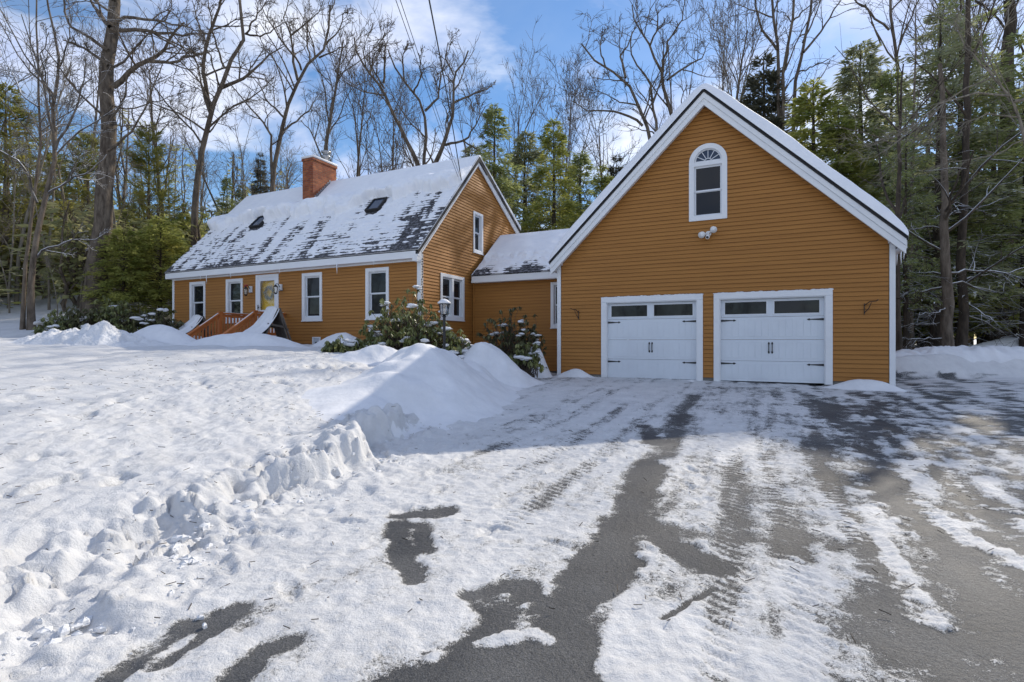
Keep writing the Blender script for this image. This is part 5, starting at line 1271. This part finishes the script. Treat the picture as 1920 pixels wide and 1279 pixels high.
drawn_tree('spreading_oak', 'three stemmed bare oak spreading above the house ridge', 31,
    [([(797, 640), (796, 420), (795, 309), (799, 247), (796, 202), (776, 175), (758, 154), (737, 125), (728, 95)], .22, .04), ([(796, 400), (785, 312), (761, 258), (731, 202), (716, 163), (695, 143), (669, 101), (664, 70)], .19, .04), ([(797, 400), (814, 306), (835, 267), (850, 214), (851, 169), (850, 140), (868, 119), (878, 95)], .19, .04)],
    [([(721, 166), (695, 125), (700, 105), (716, 86)], .06, .02), ([(719, 156), (722, 89), (719, 53)], .07, .02), ([(797, 208), (823, 184), (826, 143), (835, 110)], .08, .02), ([(851, 193), (880, 181), (915, 166), (930, 150)], .08, .02), ([(835, 272), (874, 263), (895, 232), (910, 200)], .08, .02), ([(850, 140), (835, 110), (840, 80)], .05, .02), ([(776, 175), (790, 140), (785, 100)], .06, .02), ([(758, 154), (755, 110), (765, 80)], .05, .02), ([(868, 262), (905, 290), (925, 300)], .05, .015)], 'bark', 55, OAK, drift=2.0, rmin=.012)
drawn_tree('garage_oak', 'wide bare oak rising behind the left garage roof slope', 29,
    [([(1240, 640), (1232, 400), (1219, 253), (1196, 197), (1173, 148), (1136, 128), (1104, 108), (1090, 82)], .23, .04), ([(1236, 400), (1232, 236), (1222, 190), (1219, 151), (1196, 125), (1180, 95), (1185, 60)], .13, .03), ([(1245, 420), (1262, 240), (1258, 210), (1245, 171), (1242, 138), (1225, 108), (1215, 75), (1192, 50), (1185, 10)], .19, .03)],
    [([(1173, 146), (1163, 108), (1179, 80), (1196, 40)], .07, .02), ([(1205, 236), (1182, 217), (1146, 207), (1100, 207), (1074, 190)], .075, .02), ([(1242, 138), (1242, 115), (1255, 75), (1278, 40), (1285, 0)], .08, .02), ([(1251, 150), (1288, 125), (1317, 108), (1330, 80)], .07, .02), ([(1219, 85), (1235, 50), (1230, 5)], .06, .02), ([(1136, 128), (1125, 90), (1130, 50)], .05, .02), ([(1200, 200), (1160, 190), (1120, 170)], .05, .02), ([(1178, 155), (1150, 150), (1110, 145)], .04, .015)], 'bark', 56, OAK, drift=2.0, rmin=.012)
drawn_tree('peak_tree', 'clump of three tall bare stems right of the garage peak', 32,
    [([(1462, 640), (1460, 142), (1458, 91), (1454, 57), (1448, 30), (1448, -60)], .22, .06), ([(1466, 640), (1468, 130), (1480, 75), (1486, 41), (1491, -70)], .19, .06), ([(1482, 640), (1490, 146), (1503, 108), (1509, 69), (1521, 20), (1526, -70)], .19, .06)],
    [([(1457, 93), (1427, 53), (1417, 20), (1413, -40)], .08, .03), ([(1448, 32), (1420, 22), (1380, 8)], .05, .02), ([(1486, 40), (1509, 18), (1533, 0)], .06, .02), ([(1507, 98), (1539, 59), (1564, 20), (1590, -20)], .08, .03), ([(1498, 134), (1527, 124), (1555, 110)], .05, .02), ([(1486, 41), (1470, 25), (1460, 22)], .04, .02), ([(1505, 80), (1530, 30), (1545, -20)], .06, .02)], 'bark', 57, THIN, drift=1.5, rmin=.010)
drawn_tree('crooked_tree', 'crooked bare stem forking high above the right woods', 30,
    [([(1680, 640), (1683, 121), (1684, 90), (1667, 56), (1669, 22), (1668, -70)], .17, .06)], [([(1667, 56), (1628, 22), (1605, 0), (1570, -40)], .07, .03), ([(1687, 84), (1704, 42), (1721, 0), (1730, -40)], .06, .03), ([(1652, 85), (1640, 50), (1628, 22)], .05, .02), ([(1669, 22), (1700, -10), (1740, -30)], .05, .02)], 'bark', 58, THIN, rmin=.010)
drawn_tree('arching_tree', 'bare tree at right edge sending pale twiggy branches over the garage roof', 15.5,
    [([(1965, 640), (1950, 400), (1920, 245), (1895, 180), (1862, 143), (1845, 118), (1838, 80), (1842, 20)], .10, .012)],
    [([(1895, 180), (1840, 170), (1757, 197), (1712, 239), (1670, 276), (1642, 293)], .030, .008), ([(1862, 143), (1800, 170), (1740, 225), (1690, 255), (1650, 262)], .025, .007), ([(1910, 220), (1850, 215), (1790, 240), (1740, 262)], .022, .007), ([(1900, 190), (1950, 185), (1990, 175)], .05, .015), ([(1850, 125), (1880, 60), (1900, 0)], .03, .01), ([(1862, 143), (1820, 100), (1790, 40)], .03, .01), ([(1925, 260), (1870, 290), (1800, 300), (1740, 320)], .022, .007)],
    'bark_light', 59, [(8, (.22, .50), (.25, .7), .2, 5, .0, .10, 4, None), (5, (.3, .6), (.3, .8), .1, 4, .0, .14, 3, None), (3, (.35, .7), (.3, .8), .1, 3, .0, .14, 3, None)], drift=1.0, rmin=.005)
drawn_tree('roadside_trunk', 'straight dark trunk with snow lined bare boughs by the right garage corner', 17.5,
    [([(1778, 662), (1776, 560), (1772, 430), (1770, 300), (1766, 200), (1762, 120)], .20, .06)],
    [([(1772, 516), (1735, 510), (1712, 512), (1680, 515)], .045, .02), ([(1772, 538), (1740, 543), (1700, 550), (1675, 550)], .05, .02), ([(1772, 635), (1740, 636), (1685, 636)], .04, .015), ([(1776, 535), (1800, 530), (1830, 540), (1865, 547)], .045, .02), ([(1778, 512), (1830, 508), (1880, 512), (1920, 502)], .045, .02), ([(1776, 610), (1745, 606), (1690, 612)], .03, .012), ([(1772, 575), (1755, 588), (1725, 590)], .025, .01), ([(1768, 430), (1730, 425), (1690, 440)], .03, .01), ([(1768, 380), (1810, 385), (1850, 400)], .03, .01)],
    'bark', 60, [(5, (.2, .45), (.4, 1.1), .2, 5, -.02, .14, 4, None), (4, (.3, .6), (.4, 1.0), .1, 4, .0, .18, 3, None)], drift=.9, rmin=.006, snowy='bark_dark_snow')
drawn_tree('roadside_trunk', 'second trunk with a leaning foot just right of the straight snowy one', 18.5,
    [([(1798, 660), (1806, 600), (1804, 500), (1806, 380), (1812, 250), (1814, 100), (1815, -20)], .17, .07)],
    [([(1806, 590), (1840, 600), (1880, 625)], .03, .012), ([(1806, 560), (1830, 580), (1860, 600)], .03, .012), ([(1808, 525), (1850, 515), (1890, 520)], .03, .012), ([(1806, 400), (1780, 395), (1750, 410)], .03, .012)],
    'bark_dark', 61, [(5, (.2, .45), (.4, 1.1), .2, 5, -.02, .14, 4, None), (4, (.3, .6), (.4, 1.0), .1, 4, .0, .18, 3, None)], drift=.9, rmin=.006, snowy='bark_dark_snow')
drawn_tree('broad_trunk', 'broad dark trunk behind the grey snow berm at far right', 23, [([(1871, 645), (1876, 560), (1885, 450), (1888, 300), (1890, 150), (1892, 0)], .40, .2)], [([(1880, 500), (1850, 480), (1820, 490)], .05, .02), ([(1886, 400), (1910, 380), (1940, 390)], .05, .02)], 'bark_dark', 62, DEF[:2], rmin=.01)
drawn_tree('broad_trunk', 'slimmer leaning trunk right of the broad dark one at far right', 24, [([(1902, 640), (1908, 560), (1915, 450), (1922, 300), (1930, 100)], .26, .14)], [([(1912, 480), (1940, 460), (1960, 470)], .05, .02)], 'bark_dark', 63, DEF[:2], rmin=.01)
drawn_tree('corner_trunk', 'dark bare trunk right beside the white garage corner board', 16.8, [([(1683, 672), (1680, 560), (1682, 430), (1686, 300), (1690, 200), (1694, 120)], .15, .02)], [([(1682, 560), (1710, 570), (1735, 560)], .02, .01), ([(1682, 480), (1720, 475), (1750, 490)], .02, .01)], 'bark_dark', 64, DEF[:2], rmin=.007)
drawn_tree('corner_trunk', 'thin grey trunk between the garage corner and the straight snowy trunk', 20, [([(1709, 668), (1706, 560), (1708, 430), (1712, 250), (1716, 100), (1718, 0)], .12, .015)], [([(1707, 580), (1730, 575), (1750, 585)], .02, .01)], 'bark', 65, DEF[:2], rmin=.007)

# --- background bare trees from a few grown kinds
BP = [bare_tree('bare_tree', 71, 15, .17, 14, .30, .03), bare_tree('bare_tree', 72, 14, .14, 16, .25, .05, up=.32, spread=.36), bare_tree('bare_tree', 73, 13, .13, 12, .35, .06, up=.2, spread=.45, forks=2), bare_tree('slender_sapling', 74, 9, .06, 12, .2, .04, 'bark_light', .35, .28, rmin=.008), bare_tree('bare_tree', 75, 16, .2, 13, .38, .04, spread=.38)]
BH = [15, 14, 13, 9, 16]
BARE = [
    (4, 600, 40, 33, .3, 'upright bare tree directly behind the chimney'), (1, 648, 150, 36, 1.1, 'bare tree just right of the chimney'), (2, 690, 200, 40, 2.0, 'low bushy bare tree between the chimney and the spreading oak'), (0, 735, 170, 42, 2.7, 'bare tree behind the left stem of the spreading oak'), (1, 628, 190, 44, 4.0, 'far bare tree behind the chimney flue'),
    (0, 945, 175, 40, .8, 'bare tree above the dark hemlocks right of the house gable'), (1, 1030, 150, 38, 1.9, 'round topped bare tree above the breezeway'), (2, 1000, 180, 44, 3.6, 'pale far bare tree above the breezeway'), (0, 1150, 220, 40, 4.4, 'bare tree low behind the left garage roof slope'), (2, 1085, 230, 42, 5.3, 'bare tree between breezeway woods and the garage oak'),
    (4, 1360, 20, 36, .2, 'bare tree straight above the right side of the garage peak'), (1, 1318, 60, 42, 1.6, 'far bare tree behind the garage peak'), (3, 1415, 50, 38, 2.2, 'slim bare tree between the garage peak and the triple stems'), (2, 1300, 30, 46, 3.3, 'distant bare tree left of the garage peak'),
    (4, 1740, -60, 34, .5, 'tall bare tree between the crooked stem and tallest hemlock'), (0, 1850, -80, 30, 2.9, 'tall bare tree crossing the sky at upper right'), (1, 1905, -60, 27, 3.8, 'bare tree at the upper right corner of the photo'),
    (3, 30, 60, 23, .1, 'slender pale sapling at the left edge of the photo'), (3, 85, 110, 25, 1.3, 'slender sapling behind the snow limbed twin stems'), (3, 128, 90, 27, 2.2, 'slender sapling between twin stems and thick oak'), (1, 145, 60, 33, 3.1, 'thin bare tree left of the thick oak trunk'), (3, 232, 200, 24, 4.0, 'pale sapling right of the thick oak trunk'), (0, 312, 120, 36, 5.0, 'distant bare tree between the oak and leaning maple'),
    (2, 445, 220, 40, .9, 'small bare tree behind the roof between leaning and forked maples'), (3, 548, 260, 34, 1.8, 'thin straight sapling left of the chimney'), (3, 108, 440, 20, 2.6, 'short crooked sapling in front of the left woods'), (3, 18, 380, 21, 3.4, 'short sapling on the sunny snow slope at far left'), (0, 5, 20, 30, 4.6, 'bare tree cut by the left edge of the photo'), (2, 868, 190, 40, .4, 'bare tree behind the right stem of the spreading oak'),
    (3, 15, 250, 22, 1.4, 'pale slender sapling at the left edge below the white pine'),
    (3, 48, 300, 26, 0.6, 'grey slender sapling between the left edge and the snow limbed twin stems'),
    (3, 92, 260, 22, 2.4, 'straight slender sapling just right of the snow limbed twin stems'),
    (3, 118, 240, 30, 0.9, 'leaning slender sapling midway between twin stems and thick oak'),
    (3, 150, 330, 22, 0.4, 'thin slender sapling close left of the thick oak trunk'),
    (3, 168, 380, 28, 2.4, 'forked slender sapling hidden low beside the thick oak trunk'),
    (3, 222, 300, 31, 5.5, 'twiggy slender sapling close right of the thick oak trunk'),
    (3, 250, 260, 34, 4.8, 'slim slender sapling in front of the shaggy white pine'),
    (3, 330, 250, 33, 4.6, 'pale slender sapling left of the leaning maple'),
    (3, 372, 290, 36, 1.3, 'grey slender sapling behind the leaning maple'),
    (3, 405, 270, 33, 3.2, 'straight slender sapling right of the leaning maple'),
    (3, 468, 270, 37, 1.7, 'leaning slender sapling below the forked maple branches'),
    (3, 528, 240, 40, 1.0, 'thin slender sapling beside the forked maple trunk'),
    (3, 575, 250, 39, 0.6, 'forked slender sapling close left of the chimney'),
    (3, 1700, 330, 26, 1.3, 'twiggy slender sapling beside the slim hemlock at the garage corner'),
    (3, 1738, 420, 30, 5.6, 'slim slender sapling low in the bright woods left of the snowy trunk'),
    (3, 1822, 330, 28, 5.0, 'pale slender sapling between the leaning footed trunk and the berm'),
    (3, 1860, 300, 26, 4.8, 'grey slender sapling left of the broad dark trunk'),
    (3, 1908, 280, 27, 4.8, 'straight slender sapling between the two broad dark trunks'),
    (3, 1668, 330, 33, 1.2, 'leaning slender sapling above the end of the garage eave'),
    (3, 1722, 300, 24, 1.0, 'thin sapling in the right woods beside the garage corner'), (3, 1752, 350, 27, 2.0, 'thin sapling left of the straight snowy trunk'), (3, 1835, 300, 25, 3.0, 'thin sapling right of the leaning footed trunk'), (3, 1745, 250, 31, 4.5, 'far thin sapling in the bright right woods'), (3, 1850, 260, 33, 5.5, 'far thin sapling behind the grey snow berm'),
]
for i, px, top, Y, rz, lab in BARE:
    s = hgt(top, px, Y) / BH[i]; s2 = min(s, 1.15) if i != 3 else min(s, 1.6)
    put_copy(BP[i], px, Y, rz, s, lab, 'tree', 'bare trees behind the buildings', sxy=s2)

# --- far woods: one mass
def far_woods():
    rng = np.random.default_rng(99); tb = Tubes(); VV = []; QQ = []; off = 0
    n = 520
    ang = rng.uniform(-math.pi, math.pi, n); rad = rng.uniform(44, 66, n)
    X = np.sin(ang) * rad; Y = np.cos(ang) * rad
    k = 8; t = np.linspace(0, 1, k)
    nb_ = 190; a2 = rng.uniform(-.95, -.36, nb_); r2 = rng.uniform(28, 46, nb_); ang = np.concatenate([ang, a2]); X = np.concatenate([X, np.sin(a2) * r2]); Y = np.concatenate([Y, np.cos(a2) * r2]); n0_ = n; n = n + nb_
    Z0 = base_height(X, Y)[0]
    H = np.where(np.arange(n) < n0_, 1, .40) * rng.uniform(8, 13, n) * np.where(np.abs(ang + .05) < .45, .85, 1) * np.where(np.abs(ang - .72) < .22, .62, 1)
    P = np.stack([X[:, None] + rng.normal(0, .25, (n, k)).cumsum(1) * .4, Y[:, None] + rng.normal(0, .2, (n, k)), Z0[:, None] - .5 + H[:, None] * t], -1)
    R = (rng.uniform(.05, .17, n))[:, None] * np.linspace(1.1, .25, k); tb.add(P, R, 5)
    b, r = spawn(rng, P, R, 9, (.12, .30), (.5, 1.1), .25, 5, .15, .15, .016); tb.add(b, r, 3); b, r = spawn(rng, b, r, 4, (.3, .6), (.4, 1), .2, 4, .1, .15, .012); tb.add(b, r, 3)
    VW, QW = tb.arrays()
    m = 125000; w = rng.integers(0, n, m); cl = rng.random(m)
    keep = ((w % 5) < 3) & ((np.abs(ang[w] - .72) > .22) | (rng.random(m) < .45)); w = w[keep]; m = len(w)
    hh = rng.random(m) ** .9; spread = (1 - hh) * 2.6 + .3; th = rng.uniform(0, 6.28, m)
    rr = spread * np.sqrt(rng.random(m))
    B = np.stack([X[w] + np.cos(th) * rr, Y[w] + np.sin(th) * rr, Z0[w] + H[w] * (.08 + .9 * hh) * .92 + np.sin(hh * 40 + w) * .15], 1)
    D = np.stack([np.cos(th), np.sin(th), rng.normal(-.2, .3, m)], 1); D /= np.linalg.norm(D, axis=1, keepdims=True); Nn = rng.normal(0, .5, (m, 3)); Nn[:, 2] += 1
    V, Q = leaf_quads(B, D, Nn, rng.uniform(.3, .65, m), rng.uniform(.10, .22, m))
    me = mesh_np('far_woods', np.concatenate([V, VW]), np.concatenate([Q, QW + len(V)]), M['needle_far']); me.materials.append(M['bark']); me.materials.append(M['needle_lime'])
    mi = np.concatenate([np.where(w % 3 == 0, 2, 0), np.ones(len(QW))]).astype(np.int32); me.polygons.foreach_set('material_index', mi)
    tag(link('far_woods', me), 'far off mixed woods closing the view behind the nearer trees', kind='stuff')
far_woods()

# --- rhododendrons
def rhodo(label, px, Y, rx, ry, h, nw, seed, leaf='leaf_rhodo', snow=.14, nl=9, ll=(.11, .19), base=None, group='rhododendrons around the house', cat='shrub', zs=0.0):
    rng = np.random.default_rng(seed); x = (px - 960) / F_PX * Y; z = gz(x, Y) - .05 + zs; nw = int(nw * 1.25)
    th = rng.uniform(0, 6.28, nw); rr = np.sqrt(rng.random(nw)); hz = rng.random(nw) ** .7
    top = np.sqrt(np.clip(1 - (rr * .93) ** 2, 0.02, 1)) * (1 + .75 * (rng.random(nw) - .5))
    C = np.stack([rx * rr * np.cos(th), ry * rr * np.sin(th), h * top * (.35 + .65 * hz)], 1)
    st = Tubes(); k = 6; t = np.linspace(0, 1, k)
    root = np.stack([rx * .25 * rng.normal(0, 1, nw), ry * .25 * rng.normal(0, 1, nw), np.full(nw, -.15)], 1)
    P = root[:, None] * (1 - t)[None, :, None] + C[:, None] * t[None, :, None]; P[:, :, 2] = root[:, 2:3] + (C[:, 2:3] - root[:, 2:3]) * (t ** .8)[None]; P[:, 1:-1] += rng.normal(0, .035, (nw, k - 2, 3))
    st.add(P, np.full((nw, 1), .010) * np.linspace(1.2, .45, k)[None], 4)
    w = np.repeat(np.arange(nw), nl); n = len(w); az = rng.uniform(0, 6.28, n); dr = rng.uniform(-1.5, -.45, n)
    D = np.stack([np.cos(az) * np.cos(dr), np.sin(az) * np.cos(dr), np.sin(dr)], 1); Nn = np.stack([np.cos(az) * .5, np.sin(az) * .5, np.ones(n)], 1) + rng.normal(0, .2, (n, 3))
    L = rng.uniform(ll[0], ll[1], n); V, Q = leaf_quads(C[w] + rng.normal(0, .012, (n, 3)), D, Nn, L, L * rng.uniform(.26, .38, n))
    e = empty('rhododendron', (x, Y, z)); tag(e, label, cat, group)
    st.build('stem', M['stem'], e); link('foliage', mesh_np('foliage', V, Q, M[leaf]), e)
    if snow:
        mb = MB(); idx = np.where((rng.random(nw) < snow * .55) & (hz > .3))[0]
        for i in idx:
          for sub in range(4):
            c = C[i] + (0, 0, .02) + rng.normal(0, .05, 3) * (1, 1, .4); r = rng.uniform(.04, .11); k0 = len(mb.v); mb.ball(c, (r * rng.uniform(.8, 1.7), r * rng.uniform(.8, 1.7), r * .42), 0, 9, 6)
            for j in range(k0, len(mb.v)):
                p = np.array(mb.v[j]); q = c + (p - c) * (1 + .4 * (rng.random() - .5)); mb.v[j] = tuple(q)
        if mb.v: mb.build('snow', M['snow'], e, True)['kind'] = 'stuff'
    return e
rhodo('big snow dotted rhododendron at the right front corner of the house', 765, 13.4, 1.25, .8, 1.35, 300, 201, snow=.17)
rhodo('tall thin rhododendron shoots against the gable corner board', 775, 14.2, .45, .35, 1.75, 60, 202, snow=.10)
rhodo('snow topped rhododendron around the foot of the lamp post', 850, 13.2, .65, .6, .85, 130, 203, snow=.22)
rhodo('dull brown green rhododendron in front of the breezeway wall', 955, 15.3, 1.05, .55, 1.55, 170, 204, 'leaf_dry', .09)
rhodo('tall drooping rhododendron branch below the breezeway window', 990, 15.0, .6, .4, 1.45, 80, 205, 'leaf_dry', .05)
rhodo('small drooping rhododendron over the pointed snow heap', 985, 13.9, .45, .3, .72, 60, 206, 'leaf_rhodo', .12, zs=.25)
rhodo('little green rhododendron poking from snow right of the vent box', 628, 12.6, .28, .25, .42, 38, 207, 'leaf_rhodo', 0)
rhodo('little dark rhododendron between the vent and the big shrub', 668, 12.9, .25, .2, .45, 30, 208, 'leaf_rhodo', .1)
rhodo('small snow weighed rhododendron at the left foot of the big shrub', 700, 12.6, .35, .25, .45, 40, 209, 'leaf_rhodo', .25)
for i, (px, Y, rx, h, nw, lab) in enumerate(((115, 17.2, .8, .75, 110, 'left end rhododendron of the hedge, beside the twin stems'), (165, 17.4, .9, 1.0, 150, 'hedge rhododendron in front of the thick oak foot'), (215, 17.6, .9, 1.15, 160, 'hedge rhododendron with yellow green tips right of the oak foot'), (265, 17.8, .9, 1.0, 150, 'hedge rhododendron left of the house end'), (308, 17.9, .7, .95, 120, 'hedge rhododendron touching the left house corner'))):
    rhodo(lab, px, Y, rx, .6, h, nw, 220 + i, 'leaf_rhodo' if i in (0, 2) else 'leaf_dry', .07, 9, (.12, .2), group='rhododendron hedge left of the house')

# ------------------------------------------------------------------ sky, sun, camera
SUN_AZ, SUN_EL = 43.5, 36.5
def world():
    w = bpy.data.worlds.new('World'); S.world = w; w.use_nodes = True; nt = w.node_tree; N = nt.nodes; L = nt.links
    bg = N['Background']; out = N['World Output']
    sk = N.new('ShaderNodeTexSky'); sk.sky_type = 'NISHITA'; sk.sun_disc = False; sk.sun_elevation = R_(SUN_EL); sk.sun_rotation = R_(SUN_AZ)
    sk.air_density = 1.0; sk.dust_density = .25; sk.ozone_density = 2.5
    hs = N.new('ShaderNodeHueSaturation'); hs.inputs['Saturation'].default_value = 1.32; hs.inputs['Value'].default_value = 1.0; L.new(sk.outputs[0], hs.inputs['Color']); L.new(hs.outputs[0], bg.inputs[0]); bg.inputs[1].default_value = .15
    tc = N.new('ShaderNodeTexCoord'); sx = N.new('ShaderNodeSeparateXYZ'); L.new(tc.outputs['Generated'], sx.inputs[0])
    def mth(op, a, b):
        n = N.new('ShaderNodeMath'); n.operation = op
        for i, v in enumerate((a, b)):
            if isinstance(v, (int, float)): n.inputs[i].default_value = v
            else: L.new(v, n.inputs[i])
        return n.outputs[0]
    zz = mth('ADD', mth('MAXIMUM', sx.outputs[2], 0.0), .22)
    cx = N.new('ShaderNodeCombineXYZ'); L.new(mth('DIVIDE', sx.outputs[0], zz), cx.inputs[0]); L.new(mth('DIVIDE', sx.outputs[1], zz), cx.inputs[1])
    def noise(sc, det, ro, off=(0, 0, 0)):
        mp = N.new('ShaderNodeMapping'); mp.inputs['Location'].default_value = off; L.new(cx.outputs[0], mp.inputs[0])
        n = N.new('ShaderNodeTexNoise'); n.inputs['Scale'].default_value = sc; n.inputs['Detail'].default_value = det; n.inputs['Roughness'].default_value = ro; n.inputs['Distortion'].default_value = .3; L.new(mp.outputs[0], n.inputs['Vector']); return n.outputs[0]
    def ramp(x, *st):
        r = N.new('ShaderNodeValToRGB'); e = r.color_ramp.elements
        while len(e) < len(st): e.new(.5)
        for q, (p, c) in zip(e, st): q.position = p; q.color = (*c, 1)
        L.new(x, r.inputs[0]); return r.outputs[0]
    n1 = noise(1.25, 7, .58, (.35, 1.9, 0)); n2 = noise(2.6, 6, .55, (4.1, 2.2, 0))
    f = ramp(n1, (.44, (0, 0, 0)), (.58, (.88, .88, .88)))
    col = ramp(n2, (.30, (.38, .46, .70)), (.48, (.58, .64, .82)), (.64, (.86, .88, .94)))
    mr = N.new('ShaderNodeMapRange'); mr.inputs[1].default_value = .05; mr.inputs[2].default_value = -.35; mr.inputs[3].default_value = 0; mr.inputs[4].default_value = .5; L.new(sx.outputs[1], mr.inputs[0])  # bright cloud cover added behind the camera as fill for the front walls
    f = mth('MAXIMUM', mth('MAXIMUM', f, .13), mr.outputs[0])
    bg2 = N.new('ShaderNodeBackground'); L.new(col, bg2.inputs[0]); bg2.inputs[1].default_value = 1.35
    mx = N.new('ShaderNodeMixShader'); L.new(f, mx.inputs[0]); L.new(bg.outputs[0], mx.inputs[1]); L.new(bg2.outputs[0], mx.inputs[2]); L.new(mx.outputs[0], out.inputs[0])
world()
sd = bpy.data.lights.new('sun', 'SUN'); sd.energy = 4.2; sd.angle = R_(.53); sd.color = (1.0, .915, .775)
so = bpy.data.objects.new('sun', sd); COL.objects.link(so)
so.rotation_euler = (R_(90 - SUN_EL), 0, R_(180 - SUN_AZ)); so.location = (20, 28, 30)

cd = bpy.data.cameras.new('camera'); cam = bpy.data.objects.new('camera', cd); COL.objects.link(cam)
cam.location = (0, 0, 0); cam.rotation_euler = (R_(90), 0, 0); cd.sensor_width = 36; cd.lens = F_PX / 1920 * 36; cd.clip_start = .05; cd.clip_end = 2000; cd.shift_y = .0008
S.camera = cam
S.view_settings.view_transform = 'Standard'; S.view_settings.look = 'None'; S.view_settings.exposure = 0
S.render.engine = 'CYCLES'; S.cycles.max_bounces = 6; S.cycles.transparent_max_bounces = 12; S.cycles.use_denoising = True
S.render.resolution_x = 1024; S.render.resolution_y = 682
